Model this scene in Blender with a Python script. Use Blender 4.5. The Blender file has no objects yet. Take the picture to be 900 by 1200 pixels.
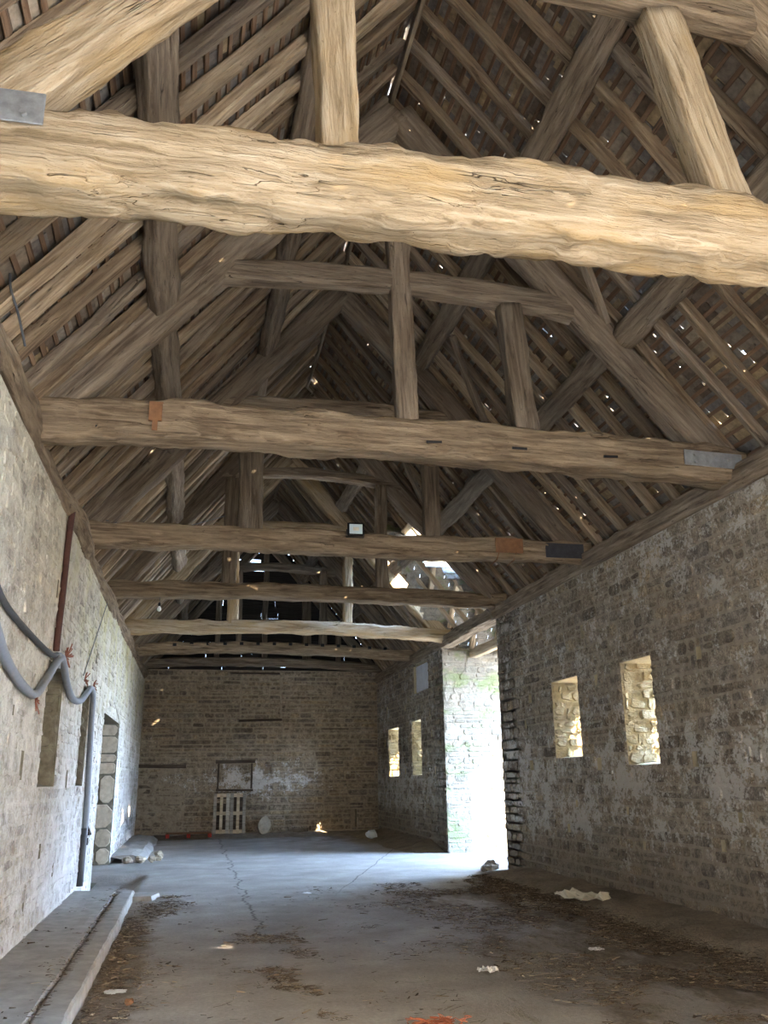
import bpy, math, random
from mathutils import Vector, Matrix, noise

random.seed(7)
C = bpy.context.scene.collection
XL, XR, YB = -1.54, 5.58, 27.4          # inner wall faces (barn is 7.1 m wide), end wall
RX, RZ = 1.93, 9.32                      # ridge (underside of the common rafters)
EZ = 4.92                                # underside of the rafters over the wall faces
SR = (RZ - EZ) / (XR - RX)
SL = (RZ - EZ) / (RX - XL)
P0, P1 = 15.88, 19.74                    # porch opening in the right wall
PXO = 8.4                                # porch front
SUN = Vector((.60, -.55, .58)).normalized()

# ------------------------------------------------------------------ materials
def new_mat(name):
    m = bpy.data.materials.new(name); m.use_nodes = True
    nt = m.node_tree; nt.nodes.clear()
    out = nt.nodes.new('ShaderNodeOutputMaterial'); b = nt.nodes.new('ShaderNodeBsdfPrincipled')
    nt.links.new(b.outputs[0], out.inputs[0])
    b.inputs['Roughness'].default_value = .9
    b.inputs['Specular IOR Level'].default_value = .25
    return m, nt, b
def N(nt, t, **kw):
    n = nt.nodes.new('ShaderNode' + t)
    for k, v in kw.items():
        if k in ('operation', 'blend_type', 'data_type', 'feature', 'noise_dimensions'): setattr(n, k, v)
        else: n.inputs[k].default_value = v
    return n
def ramp(nt, fac, stops, interp='LINEAR'):
    r = nt.nodes.new('ShaderNodeValToRGB'); r.color_ramp.interpolation = interp
    e = r.color_ramp.elements
    while len(e) < len(stops): e.new(.5)
    for i, (p, c) in enumerate(stops):
        e[i].position = p; e[i].color = (c if isinstance(c, tuple) else (c, c, c)) + (1,)
    nt.links.new(fac, r.inputs[0]); return r.outputs[0]
def mixc(nt, f, a, b, mode='MIX'):
    m = nt.nodes.new('ShaderNodeMix'); m.data_type = 'RGBA'; m.blend_type = mode
    for s, v in ((0, f), (6, a), (7, b)):
        if isinstance(v, (int, float)): m.inputs[s].default_value = v
        elif isinstance(v, tuple): m.inputs[s].default_value = v + (1,)
        else: nt.links.new(v, m.inputs[s])
    return m.outputs[2]
def mth(nt, op, a, b=0.0, c=None):
    m = nt.nodes.new('ShaderNodeMath'); m.operation = op
    for i, v in enumerate((a, b, c)):
        if v is None: continue
        if isinstance(v, (int, float)): m.inputs[i].default_value = v
        else: nt.links.new(v, m.inputs[i])
    return m.outputs[0]
def noise_tex(nt, vec, scale, detail=4, rough=.6, dist=0):
    n = nt.nodes.new('ShaderNodeTexNoise')
    n.inputs['Scale'].default_value = scale; n.inputs['Detail'].default_value = detail
    n.inputs['Roughness'].default_value = rough; n.inputs['Distortion'].default_value = dist
    if vec is not None: nt.links.new(vec, n.inputs['Vector'])
    return n.outputs['Fac']
def mapping(nt, vec, scale, loc=None):
    m = nt.nodes.new('ShaderNodeMapping'); m.inputs['Scale'].default_value = scale
    nt.links.new(vec, m.inputs['Vector'])
    if loc is not None: nt.links.new(loc, m.inputs['Location'])
    return m.outputs[0]
def bump(nt, b, h, strength, dist):
    n = nt.nodes.new('ShaderNodeBump'); n.inputs['Strength'].default_value = strength
    n.inputs['Distance'].default_value = dist
    nt.links.new(h, n.inputs['Height']); nt.links.new(n.outputs[0], b.inputs['Normal'])
def sepz(nt, vec):
    s = nt.nodes.new('ShaderNodeSeparateXYZ'); nt.links.new(vec, s.inputs[0]); return s.outputs

def wood(name, dark, mid, light, grain=1.0, ochre=None):
    m, nt, b = new_mat(name)
    tc = nt.nodes.new('ShaderNodeTexCoord').outputs['Object']
    oi = nt.nodes.new('ShaderNodeObjectInfo').outputs['Random']
    off = nt.nodes.new('ShaderNodeCombineXYZ'); nt.links.new(mth(nt, 'MULTIPLY', oi, 37.), off.inputs[0])
    nt.links.new(mth(nt, 'MULTIPLY', oi, 11.), off.inputs[1])
    g = noise_tex(nt, mapping(nt, tc, (.9, 13, 13), off.outputs[0]), 1.6, 7, .62, .5)
    big = noise_tex(nt, mapping(nt, tc, (.6, 2.2, 2.2), off.outputs[0]), 1.5, 4)
    cr = noise_tex(nt, mapping(nt, tc, (.28, 7, 7), off.outputs[0]), 2.0, 2, .5, .35)
    cm = noise_tex(nt, mapping(nt, tc, (.9, 3, 3), off.outputs[0]), 1.7, 3)
    fine = noise_tex(nt, mapping(nt, tc, (3, 30, 30), off.outputs[0]), 2.5, 4)
    col = ramp(nt, g, [(.34, dark), (.5, mid), (.66, light)])
    if ochre: col = mixc(nt, ramp(nt, big, [(.5, 0.), (.68, .75)]), col, ochre)
    else: col = mixc(nt, ramp(nt, big, [(.42, 0.), (.75, .5)]), col, light)
    crk = mth(nt, 'MULTIPLY', ramp(nt, mth(nt, 'ABSOLUTE', mth(nt, 'SUBTRACT', cr, .5)), [(.0, 1.), (.008, 0.)]), ramp(nt, cm, [(.5, 0.), (.62, 1.)]))
    col = mixc(nt, mth(nt, 'MULTIPLY', crk, .8), col, tuple(c * .3 for c in dark))
    spk = noise_tex(nt, mapping(nt, tc, (14, 40, 40), off.outputs[0]), 1.5, 3, .7)
    col = mixc(nt, ramp(nt, spk, [(.62, 0.), (.72, .55)]), col, tuple(c * .5 for c in dark))
    v = ramp(nt, oi, [(0, .72), (1, 1.12)])
    col = mixc(nt, 1.0, col, v, 'MULTIPLY')
    nt.links.new(col, b.inputs['Base Color'])
    h = mth(nt, 'ADD', mth(nt, 'MULTIPLY', g, .6), mth(nt, 'MULTIPLY', fine, .35))
    h = mth(nt, 'ADD', h, mth(nt, 'MULTIPLY', crk, -.5))
    bump(nt, b, h, .95 * grain, .03)
    return m
W_TIE1 = wood('pale_oak', (.20, .145, .08), (.36, .275, .17), (.46, .375, .255), 1.5, (.37, .25, .11))
W_TRUSS = wood('oak', (.09, .062, .036), (.20, .145, .09), (.33, .255, .165), 1.4)
W_BLACKOAK = wood('dark_oak', (.035, .026, .018), (.075, .055, .04), (.12, .09, .065), 1.)
W_PAL = wood('pallet_grey', (.22, .19, .155), (.36, .32, .26), (.48, .43, .35), .5)
W_GREY = wood('grey_oak', (.085, .062, .042), (.18, .138, .095), (.29, .235, .17), 1.3)
W_RAFT = wood('rafter_oak', (.085, .056, .033), (.19, .135, .083), (.31, .24, .155), 1.2)
W_RAFT2 = wood('rafter_oak_pale', (.13, .092, .055), (.27, .20, .125), (.44, .35, .235), 1.1)
W_LATH = wood('lath_wood', (.08, .048, .028), (.15, .09, .052), (.22, .145, .09), .6)
W_DARK = wood('tarred_boards', (.018, .015, .013), (.035, .03, .026), (.06, .05, .04), .6)
W_NEW = wood('pale_pine', (.36, .27, .17), (.52, .41, .27), (.64, .53, .37), .5)

def stone_mat(name, kind, mortar=False):
    m, nt, b = new_mat(name)
    geo = nt.nodes.new('ShaderNodeNewGeometry')
    pos = nt.nodes.new('ShaderNodeTexCoord').outputs['Object']
    isl = geo.outputs['Random Per Island']
    n1 = noise_tex(nt, pos, 9, 6, .65); n2 = noise_tex(nt, pos, 45, 4, .6)
    nb = noise_tex(nt, pos, .55, 3, .5)
    if mortar:
        base = ramp(nt, n1, [(.35, (.27, .235, .185)), (.7, (.43, .39, .32))])
    else:
        base = ramp(nt, isl, [(0, (.17, .145, .115)), (.12, (.27, .23, .18)), (.34, (.35, .305, .24)), (.5, (.29, .255, .21)),
                              (.64, (.38, .315, .22)), (.74, (.33, .295, .245)), (.9, (.21, .185, .16)), (1, (.42, .38, .315))])
        base = mixc(nt, .9, base, ramp(nt, n1, [(.35, .45), (.65, 1.4)]), 'MULTIPLY')
        base = mixc(nt, .7, base, ramp(nt, n2, [(.38, .5), (.6, 1.25)]), 'MULTIPLY')
    s = sepz(nt, pos)
    wn = noise_tex(nt, pos, 3.0, 7, .74, .25)
    wn2 = noise_tex(nt, pos, 22, 5, .72)
    wsum = mth(nt, 'ADD', mth(nt, 'MULTIPLY', wn, .62), mth(nt, 'MULTIPLY', wn2, .38))
    if kind == 'left':      # well limewashed, cream above, cooler and chalkier low down
        thr = mth(nt, 'ADD', wsum, mth(nt, 'MULTIPLY', mth(nt, 'SUBTRACT', nb, .5), .35))
        wm = ramp(nt, thr, [(.41, .3), (.53, .93)])
        wcol = ramp(nt, mth(nt, 'ADD', mth(nt, 'MULTIPLY', s[2], .2), 0.), [(.1, (.52, .52, .515)), (.5, (.54, .515, .45)), (.95, (.50, .46, .34))])
        if not mortar: wcol = mixc(nt, .55, wcol, ramp(nt, isl, [(0, .75), (.5, .97), (1, 1.05)]), 'MULTIPLY')
        wcol = mixc(nt, .8, wcol, ramp(nt, wsum, [(.4, .62), (.6, 1.08)]), 'MULTIPLY')
        col = mixc(nt, wm, base, wcol)
        al = mth(nt, 'MULTIPLY', ramp(nt, noise_tex(nt, pos, 1.6, 5), [(.45, 0.), (.62, 1.)]), ramp(nt, mth(nt, 'MULTIPLY', s[2], .2), [(.45, 0.), (.8, .55)]))
        al = mth(nt, 'MULTIPLY', al, ramp(nt, mth(nt, 'MULTIPLY', s[1], .04), [(.35, 0.), (.55, 1.)]))
        col = mixc(nt, al, col, (.42, .38, .14))
    elif kind == 'right':   # remnants of limewash in a band above the darker foot
        hz = mth(nt, 'MULTIPLY', s[2], .2)
        band = ramp(nt, hz, [(.10, -0.02), (.18, .09), (.36, .10), (.5, .03), (.75, .05), (1, .05)])
        thr = mth(nt, 'ADD', wsum, mth(nt, 'ADD', band, mth(nt, 'MULTIPLY', mth(nt, 'SUBTRACT', nb, .5), .22)))
        wm = ramp(nt, thr, [(.575, 0.), (.615, .8)])
        base = mixc(nt, 1., base, (.90, .86, .80), 'MULTIPLY')
        col = mixc(nt, wm, base, (.52, .49, .43))
        foot = ramp(nt, hz, [(.06, .8), (.2, 0.)])
        col = mixc(nt, mth(nt, 'MULTIPLY', foot, n1), col, (.12, .095, .07))
    elif kind == 'back':
        cx = mth(nt, 'ABSOLUTE', mth(nt, 'SUBTRACT', mth(nt, 'MULTIPLY', s[0], .2), .4))
        cz = mth(nt, 'ABSOLUTE', mth(nt, 'SUBTRACT', mth(nt, 'MULTIPLY', s[2], .2), .32))
        d = mth(nt, 'ADD', mth(nt, 'MULTIPLY', cx, .18), mth(nt, 'MULTIPLY', cz, .9))
        thr = mth(nt, 'ADD', wsum, mth(nt, 'SUBTRACT', .11, d))
        wm = ramp(nt, thr, [(.545, 0.), (.60, .85)])
        base = mixc(nt, .75, base, (.88, .78, .64), 'MULTIPLY')
        col = mixc(nt, wm, base, (.62, .60, .56))
    elif kind == 'slit':    # rubble of the window splays, yellow sunlight put into its colour
        col = mixc(nt, ramp(nt, wsum, [(.4, .45), (.62, .9)]), base, (.56, .46, .26))
        if not mortar: col = mixc(nt, .5, col, ramp(nt, isl, [(0, .55), (1, 1.1)]), 'MULTIPLY')
    else:                   # porch: pale stone with green algae
        col = mixc(nt, ramp(nt, wsum, [(.4, .1), (.62, .8)]), mixc(nt, 1., base, (.8, .8, .8), 'MULTIPLY'), (.33, .31, .25))
        if not mortar: col = mixc(nt, .35, col, ramp(nt, isl, [(0, .55), (1, 1.05)]), 'MULTIPLY')
        al = ramp(nt, noise_tex(nt, mapping(nt, pos, (1, 1, 1.6)), 1.8, 5), [(.52, 0.), (.62, .7)])
        col = mixc(nt, al, col, (.17, .21, .08))
    nt.links.new(col, b.inputs['Base Color'])
    h = mth(nt, 'ADD', mth(nt, 'MULTIPLY', n1, .7), mth(nt, 'MULTIPLY', n2, .35))
    bump(nt, b, h, 1., .05 if mortar else .04)
    return m
ST = {k: (stone_mat('rubble_stone_' + k, k), stone_mat('lime_mortar_' + k, k, True)) for k in ('left', 'right', 'back', 'porch', 'slit')}

def plain(name, col, rough=.8, metal=0, var=.25, scale=14, bmp=.3):
    m, nt, b = new_mat(name)
    pos = nt.nodes.new('ShaderNodeTexCoord').outputs['Object']
    n = noise_tex(nt, pos, scale, 5, .65)
    c = mixc(nt, 1., col, ramp(nt, n, [(.3, 1 - var), (.7, 1 + var)]), 'MULTIPLY')
    nt.links.new(c, b.inputs['Base Color'])
    b.inputs['Roughness'].default_value = rough; b.inputs['Metallic'].default_value = metal
    bump(nt, b, n, bmp, .01)
    return m
M_STEEL = plain('galvanised_steel', (.30, .31, .31), .5, .6)
M_DARKSTEEL = plain('dark_steel', (.05, .05, .055), .6, .4)
M_RUST = plain('rusty_steel', (.19, .095, .045), .85, .1)
M_REDRUST = plain('oxide_pipe', (.065, .028, .022), .7, .1)
M_HOSE = plain('grey_conduit', (.19, .21, .24), .5, 0, .1)
M_CABLE = plain('dark_cable', (.06, .065, .07), .6, 0, .1)
M_RED = plain('red_paint', (.42, .05, .035), .7)
M_TWINE = plain('brown_twine', (.22, .09, .06), .9)
M_ORANGE = plain('orange_twine', (.22, .07, .035), .8)
M_PAPER = plain('soiled_paper', (.62, .58, .46), .9, 0, .2, 8)
M_WHITE = plain('white_scrap_or_sunspot', (.75, .75, .73), .9, 0, .1)
M_SLAB = plain('sandstone', (.33, .28, .21), .9, 0, .25, 9, .6)
M_RECESS_SHADE = plain('shaded_recess_stone', (.125, .115, .085), .9, 0, .45, 7, .9)  # shade of the left wall recesses put into the stone colour
M_PALE = plain('painted_panel', (.58, .60, .64), .8, 0, .12, 5)
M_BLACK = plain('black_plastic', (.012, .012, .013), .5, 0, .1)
M_GLASS = plain('lamp_glass', (.55, .66, .68), .15, 0, .05, 3, 0)
M_BULB = plain('bulb_glass', (.8, .82, .8), .1, 0, .05, 3, 0)

def slate_mat():
    m, nt, b = new_mat('stone_slates')
    geo = nt.nodes.new('ShaderNodeNewGeometry'); isl = geo.outputs['Random Per Island']
    pos = nt.nodes.new('ShaderNodeTexCoord').outputs['Object']
    n = noise_tex(nt, pos, 14, 5)
    c = ramp(nt, isl, [(0, (.09, .065, .045)), (.3, (.17, .14, .105)), (.6, (.14, .13, .12)), (.85, (.30, .22, .12)), (1, (.22, .205, .18))])
    c = mixc(nt, .8, c, ramp(nt, n, [(.3, .5), (.7, 1.3)]), 'MULTIPLY')
    nt.links.new(c, b.inputs['Base Color']); bump(nt, b, n, .6, .02)
    return m
M_SLATE = slate_mat()

def floor_mat():
    m, nt, b = new_mat('worn_concrete')
    pos = nt.nodes.new('ShaderNodeTexCoord').outputs['Object']; s = sepz(nt, pos)
    n = noise_tex(nt, pos, 1.3, 8, .65); f = noise_tex(nt, pos, 30, 5, .7); w = noise_tex(nt, pos, 1.0, 4, .6)
    c = ramp(nt, n, [(.3, (.22, .20, .178)), (.55, (.325, .302, .275)), (.75, (.42, .40, .37))])
    c = mixc(nt, .5, c, ramp(nt, f, [(.3, .6), (.7, 1.25)]), 'MULTIPLY')
    # soil spread over the right-hand side and by the kerb
    m1 = mth(nt, 'ADD', mth(nt, 'MULTIPLY', mth(nt, 'SUBTRACT', s[0], 3.0), .20), mth(nt, 'MULTIPLY', mth(nt, 'SUBTRACT', noise_tex(nt, mapping(nt, pos, (1.6, .7, 1)), 1.5, 8, .72), .5), 2.4))
    m1 = mth(nt, 'ADD', m1, ramp(nt, mth(nt, 'MULTIPLY', s[1], .04), [(.5, 0.), (.62, -.0)]))
    far = ramp(nt, mth(nt, 'MULTIPLY', s[1], .04), [(.52, 1.), (.60, 0.), (.9, 0.), (1.0, .9)])
    soil = mth(nt, 'MULTIPLY', ramp(nt, m1, [(.02, 0.), (.3, .95)]), far)
    m2 = mth(nt, 'ADD', mth(nt, 'MULTIPLY', mth(nt, 'ABSOLUTE', mth(nt, 'ADD', s[0], .55)), -2.2), mth(nt, 'MULTIPLY', noise_tex(nt, pos, 3, 8, .7), 1.6))
    soil = mth(nt, 'MAXIMUM', soil, mth(nt, 'MULTIPLY', ramp(nt, m2, [(.25, 0.), (.5, .9)]), ramp(nt, mth(nt, 'MULTIPLY', s[1], .04), [(.5, 1.), (.56, 0.)])))
    m3 = mth(nt, 'ADD', mth(nt, 'MULTIPLY', mth(nt, 'SUBTRACT', s[1], 26.2), .8), mth(nt, 'MULTIPLY', mth(nt, 'SUBTRACT', noise_tex(nt, pos, 2.4, 6, .7), .5), 2.))
    soil = mth(nt, 'MAXIMUM', soil, ramp(nt, m3, [(.1, 0.), (.5, .9)]))
    c = mixc(nt, soil, c, ramp(nt, f, [(.35, (.10, .08, .06)), (.7, (.23, .19, .145))]))
    # two settlement cracks in the screed
    wob = mth(nt, 'MULTIPLY', mth(nt, 'SUBTRACT', noise_tex(nt, mapping(nt, pos, (0, 1, 0)), 1.1, 6, .7), .5), .7)
    c1 = mth(nt, 'ABSOLUTE', mth(nt, 'SUBTRACT', mth(nt, 'SUBTRACT', s[0], wob), .82))
    c2 = mth(nt, 'ABSOLUTE', mth(nt, 'SUBTRACT', mth(nt, 'ADD', mth(nt, 'ADD', s[0], mth(nt, 'MULTIPLY', wob, .3)), mth(nt, 'MULTIPLY', mth(nt, 'SUBTRACT', s[1], 18), -.33)), 3.6))
    ck = mth(nt, 'MAXIMUM', mth(nt, 'MULTIPLY', ramp(nt, c1, [(.006, .8), (.022, 0.)]), ramp(nt, mth(nt, 'MULTIPLY', s[1], .04), [(.36, 0.), (.44, 1.)])), mth(nt, 'MULTIPLY', ramp(nt, c2, [(.006, .7), (.018, 0.)]), ramp(nt, mth(nt, 'MULTIPLY', s[1], .04), [(.52, 0.), (.6, 1.)])))
    c = mixc(nt, ck, c, (.05, .042, .035))
    nt.links.new(c, b.inputs['Base Color'])
    b.inputs['Roughness'].default_value = .75
    bump(nt, b, mth(nt, 'ADD', mth(nt, 'MULTIPLY', f, .5), mth(nt, 'ADD', n, mth(nt, 'MULTIPLY', soil, .5))), .5, .03)
    return m
M_FLOOR = floor_mat()
def earth_mat():
    m, nt, b = new_mat('trodden_earth')
    pos = nt.nodes.new('ShaderNodeTexCoord').outputs['Object']
    n = noise_tex(nt, pos, 2.5, 8, .7); f = noise_tex(nt, pos, 28, 5, .7)
    c = ramp(nt, n, [(.3, (.17, .135, .095)), (.6, (.29, .24, .18)), (.75, (.36, .31, .245))])
    c = mixc(nt, .6, c, ramp(nt, f, [(.3, .5), (.7, 1.3)]), 'MULTIPLY')
    nt.links.new(c, b.inputs['Base Color']); bump(nt, b, mth(nt, 'ADD', n, f), .9, .03)
    return m
M_EARTH = earth_mat()
M_KERB = plain('kerb_concrete', (.29, .275, .255), .85, 0, .22, 6, .6)
M_GROUND = plain('yard_gravel', (.52, .49, .44), .95, 0, .2, 3, .5)
M_TWIG = None
def litter_mat():
    m, nt, b = new_mat('straw_litter')
    isl = nt.nodes.new('ShaderNodeNewGeometry').outputs['Random Per Island']
    c = ramp(nt, isl, [(0, (.04, .03, .02)), (.5, (.085, .062, .042)), (.8, (.16, .12, .08)), (.93, (.28, .22, .145)), (1, (.50, .43, .30))])
    nt.links.new(c, b.inputs['Base Color']); return m
M_LITTER = litter_mat()

# ------------------------------------------------------------------ object helpers
def link(name, me, mats, parent=None, loc=None):
    for m in (mats if isinstance(mats, (list, tuple)) else [mats]): me.materials.append(m)
    o = bpy.data.objects.new(name, me); C.objects.link(o)
    if parent is not None: o.parent = parent
    if loc is not None: o.location = loc
    return o
def mesh(name, V, F, mi=None, smooth=False):
    me = bpy.data.meshes.new(name); me.from_pydata(V, [], F)
    if mi: me.polygons.foreach_set('material_index', mi)
    if smooth: me.polygons.foreach_set('use_smooth', [True] * len(me.polygons))
    me.update(); return me
def tag(o, label, cat, group=None, kind=None):
    if label: o['label'] = label
    if cat: o['category'] = cat
    if group: o['group'] = group
    if kind: o['kind'] = kind
    return o
def struct(o): o['kind'] = 'structure'; return o
def empty(name, loc, label, cat, group=None):
    o = bpy.data.objects.new(name, None); C.objects.link(o); o.location = loc
    o.empty_display_size = .1
    return tag(o, label, cat, group)
class MB:
    def __init__(s): s.V = []; s.F = []; s.M = []
    def box(s, c, d, rot=None, mi=0, jit=0):
        b = len(s.V); R = rot or Matrix.Identity(3)
        for k in range(8):
            v = Vector(((k & 1) - .5, (k >> 1 & 1) - .5, (k >> 2 & 1) - .5))
            p = R @ Vector((v.x * d[0], v.y * d[1], v.z * d[2])) + Vector(c)
            if jit: p += Vector((random.uniform(-jit, jit), random.uniform(-jit, jit), random.uniform(-jit, jit)))
            s.V.append(tuple(p))
        for f in ((0, 2, 3, 1), (4, 5, 7, 6), (0, 1, 5, 4), (2, 6, 7, 3), (0, 4, 6, 2), (1, 3, 7, 5)):
            s.F.append([b + i for i in f]); s.M.append(mi)
    def bevbox(s, c, d, r, rot=None, mi=0):          # box with chamfered long edges (octagonal in every plane)
        R = rot or Matrix.Identity(3); b = len(s.V); hx, hy, hz = d[0] / 2, d[1] / 2, d[2] / 2
        for z, rr in ((-hz, r), (-hz + r, 0), (hz - r, 0), (hz, r)):
            for x, y in ((hx - r, hy), (-hx + r, hy), (-hx, hy - r), (-hx, -hy + r), (-hx + r, -hy), (hx - r, -hy), (hx, -hy + r), (hx, hy - r)):
                p = Vector((x - math.copysign(rr, x), y - math.copysign(rr, y), z)); s.V.append(tuple(R @ p + Vector(c)))
        for k in range(3):
            for i in range(8):
                j = (i + 1) % 8; s.F.append([b + k * 8 + i, b + k * 8 + j, b + k * 8 + 8 + j, b + k * 8 + 8 + i]); s.M.append(mi)
        s.F.append([b + i for i in range(8)][::-1]); s.F.append([b + 24 + i for i in range(8)]); s.M += [mi, mi]
    def quad(s, a, b, c, d, mi=0):
        k = len(s.V); s.V += [tuple(a), tuple(b), tuple(c), tuple(d)]; s.F.append([k, k + 1, k + 2, k + 3]); s.M.append(mi)
    def tube(s, pts, r, n=8, mi=0):
        pts = [Vector(p) for p in pts]; b = len(s.V); prev = None
        for i, p in enumerate(pts):
            t = (pts[min(i + 1, len(pts) - 1)] - pts[max(i - 1, 0)]).normalized()
            u = t.cross(Vector((0, 0, 1)) if abs(t.z) < .95 else Vector((1, 0, 0))).normalized()
            if prev is not None:
                u = (prev - t * prev.dot(t)).normalized()
            prev = u; v = t.cross(u)
            rr = r[i] if isinstance(r, (list, tuple)) else r
            for k in range(n):
                a = 2 * math.pi * k / n; s.V.append(tuple(p + u * math.cos(a) * rr + v * math.sin(a) * rr))
        for i in range(len(pts) - 1):
            for k in range(n):
                k2 = (k + 1) % n; s.F.append([b + i * n + k, b + i * n + k2, b + (i + 1) * n + k2, b + (i + 1) * n + k]); s.M.append(mi)
        s.F.append([b + k for k in range(n)][::-1]); s.F.append([b + (len(pts) - 1) * n + k for k in range(n)]); s.M += [mi, mi]
    def build(s, name, mats, parent=None, loc=None, smooth=False):
        return link(name, mesh(name, s.V, s.F, s.M, smooth), mats, parent, loc)
def smooth_path(P, n=8):
    P = [Vector(p) for p in P]; out = []
    for i in range(len(P) - 1):
        a, b, c, d = P[max(i - 1, 0)], P[i], P[i + 1], P[min(i + 2, len(P) - 1)]
        for k in range(n):
            t = k / n
            out.append(.5 * ((2 * b) + (c - a) * t + (2 * a - 5 * b + 4 * c - d) * t * t + (3 * b - a - 3 * c + d) * t ** 3))
    out.append(P[-1]); return out

MAT = {}
def timber(name, p0, p1, w, h, mat, parent=None, fine=False, up=(0, 0, 1), seg=None, rough=.012, camber=0., wave=.015, wane=.2, taper=0., ploc=(0, 0, 0), notches=None):
    """rough-hewn timber from p0 to p1: w across, h along `up`; local X runs along the grain"""
    p0 = Vector(p0); p1 = Vector(p1); L = (p1 - p0).length
    x = (p1 - p0).normalized(); z = Vector(up); z = (z - x * z.dot(x)).normalized(); y = z.cross(x)
    seg = seg or max(6, int(L / .3)); sd = random.uniform(0, 1000)
    c = wane * min(w, h); sec = []
    hw, hh = w / 2, h / 2
    for a, b in ((hw, -hh + c), (hw, 0), (hw, hh - c), (hw - c, hh), (0, hh), (-hw + c, hh), (-hw, hh - c), (-hw, 0), (-hw, -hh + c), (-hw + c, -hh), (0, -hh), (hw - c, -hh)):
        sec.append((a, b))
    if fine:
        s2 = []
        for k in range(len(sec)):
            a, b = sec[k], sec[(k + 1) % len(sec)]; s2 += [a, ((a[0] + b[0]) / 2, (a[1] + b[1]) / 2)]
        sec = s2
    V = []; n = len(sec)
    for i in range(seg + 1):
        t = i / seg; X = t * L
        oy = wave * 2 * noise.noise(Vector((X * .45 + sd, 3.1, 0))) if 0 < i < seg else 0
        oz = wave * 2 * noise.noise(Vector((X * .45 + sd, 9.7, 5))) + camber * 4 * t * (1 - t)
        sc = 1 - taper * t + .05 * noise.noise(Vector((X * .7 + sd, 1, 1)))
        for k, (a, b) in enumerate(sec):
            q = Vector((X * 2.2 + sd, a * 9, b * 9))
            d = rough * noise.noise(q) * 2.0 + rough * .8 * noise.noise(q * 3.1) + (rough * .55 * noise.noise(Vector((X * 11 + sd, a * 26, b * 26))) + rough * .5 * abs(noise.noise(Vector((X * 3.4, a * 60 + sd, b * 60)))) if fine else 0)
            s = sc + d / max(hw, hh)
            zz = b * s
            V.append((X, oy + a * s, oz + zz))
    F = []
    for i in range(seg):
        for k in range(n):
            k2 = (k + 1) % n; F.append([i * n + k, (i + 1) * n + k, (i + 1) * n + k2, i * n + k2])
    F.append([k for k in range(n)]); F.append([seg * n + k for k in range(n)][::-1])
    me = mesh(name, V, F, smooth=fine)
    o = link(name, me, mat, parent)
    M = Matrix.Translation(p0 - Vector(ploc)) @ Matrix((x, y, z)).transposed().to_4x4()
    o.matrix_local = M; MAT[o.name] = M
    return o

# ------------------------------------------------------------------ masonry
def stones(mb, fn, u0, u1, v0, v1, holes=(), ch=(.09, .2), cl=(.16, .5), proud=(.004, .024), gap=.008, jit=.008, mi=0, rng=None):
    rng = rng or random
    v = v0
    while v < v1 - .03:
        h = rng.uniform(*ch)
        if v1 - v - h < ch[0] * .7: h = v1 - v
        u = u0 - rng.uniform(0, cl[1]); tilt = rng.uniform(-.006, .006)
        lng = rng.random() < .25
        while u < u1:
            L = rng.uniform(*cl) * (1.35 if lng else 1)
            if rng.random() < .08: L *= .45
            parts = [(max(u, u0), min(u + L, u1), v, v + h)]
            if h > .15 and rng.random() < .22:
                m = v + h * rng.uniform(.4, .6); parts = [(parts[0][0], parts[0][1], v, m), (parts[0][0], parts[0][1], m, v + h)]
            for ho in holes:
                np_ = []
                for (a, b, c, d) in parts:
                    if b <= ho[0] or a >= ho[1] or d <= ho[2] or c >= ho[3]: np_.append((a, b, c, d)); continue
                    if a < ho[0]: np_.append((a, ho[0], c, d))
                    if b > ho[1]: np_.append((ho[1], b, c, d))
                    aa, bb = max(a, ho[0]), min(b, ho[1])
                    if c < ho[2]: np_.append((aa, bb, c, ho[2]))
                    if d > ho[3]: np_.append((aa, bb, ho[3], d))
                parts = np_
            for (a, b, c, d) in parts:
                a += gap * rng.uniform(.5, 1.5); b -= gap * rng.uniform(.5, 1.5); c += gap * rng.uniform(.5, 1.3); d -= gap * rng.uniform(.5, 1.3)
                if b - a < .025 or d - c < .02: continue
                r = min(b - a, d - c) * rng.uniform(.12, .28); pr = rng.uniform(*proud)
                ring = [(a + r, c), (b - r, c), (b, c + r), (b, d - r), (b - r, d), (a + r, d), (a, d - r), (a, c + r)]
                k = len(mb.V); ins = min(.014, r * .8); mu, mv = (a + b) / 2, (c + d) / 2
                jj = [(rng.uniform(-jit, jit), rng.uniform(-jit, jit)) for _ in ring]
                for (pu, pv), (ju, jv) in zip(ring, jj): mb.V.append(fn(pu + ju * .5, pv + jv * .5, -.03))
                tu, tv = rng.uniform(-.012, .012), rng.uniform(-.012, .012)
                for (pu, pv), (ju, jv) in zip(ring, jj):
                    qu = pu + ju + (ins if pu < mu else -ins); qv = pv + jv + (ins if pv < mv else -ins)
                    mb.V.append(fn(qu, qv, pr + (tu if pu > mu else -tu) * .5 + (tv if pv > mv else -tv) * .5))
                for i in range(8):
                    j = (i + 1) % 8; mb.F.append([k + i, k + j, k + 8 + j, k + 8 + i]); mb.M.append(mi)
                mb.F.append([k + 8 + i for i in range(8)]); mb.M.append(mi)
            u += L
        v += h
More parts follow.
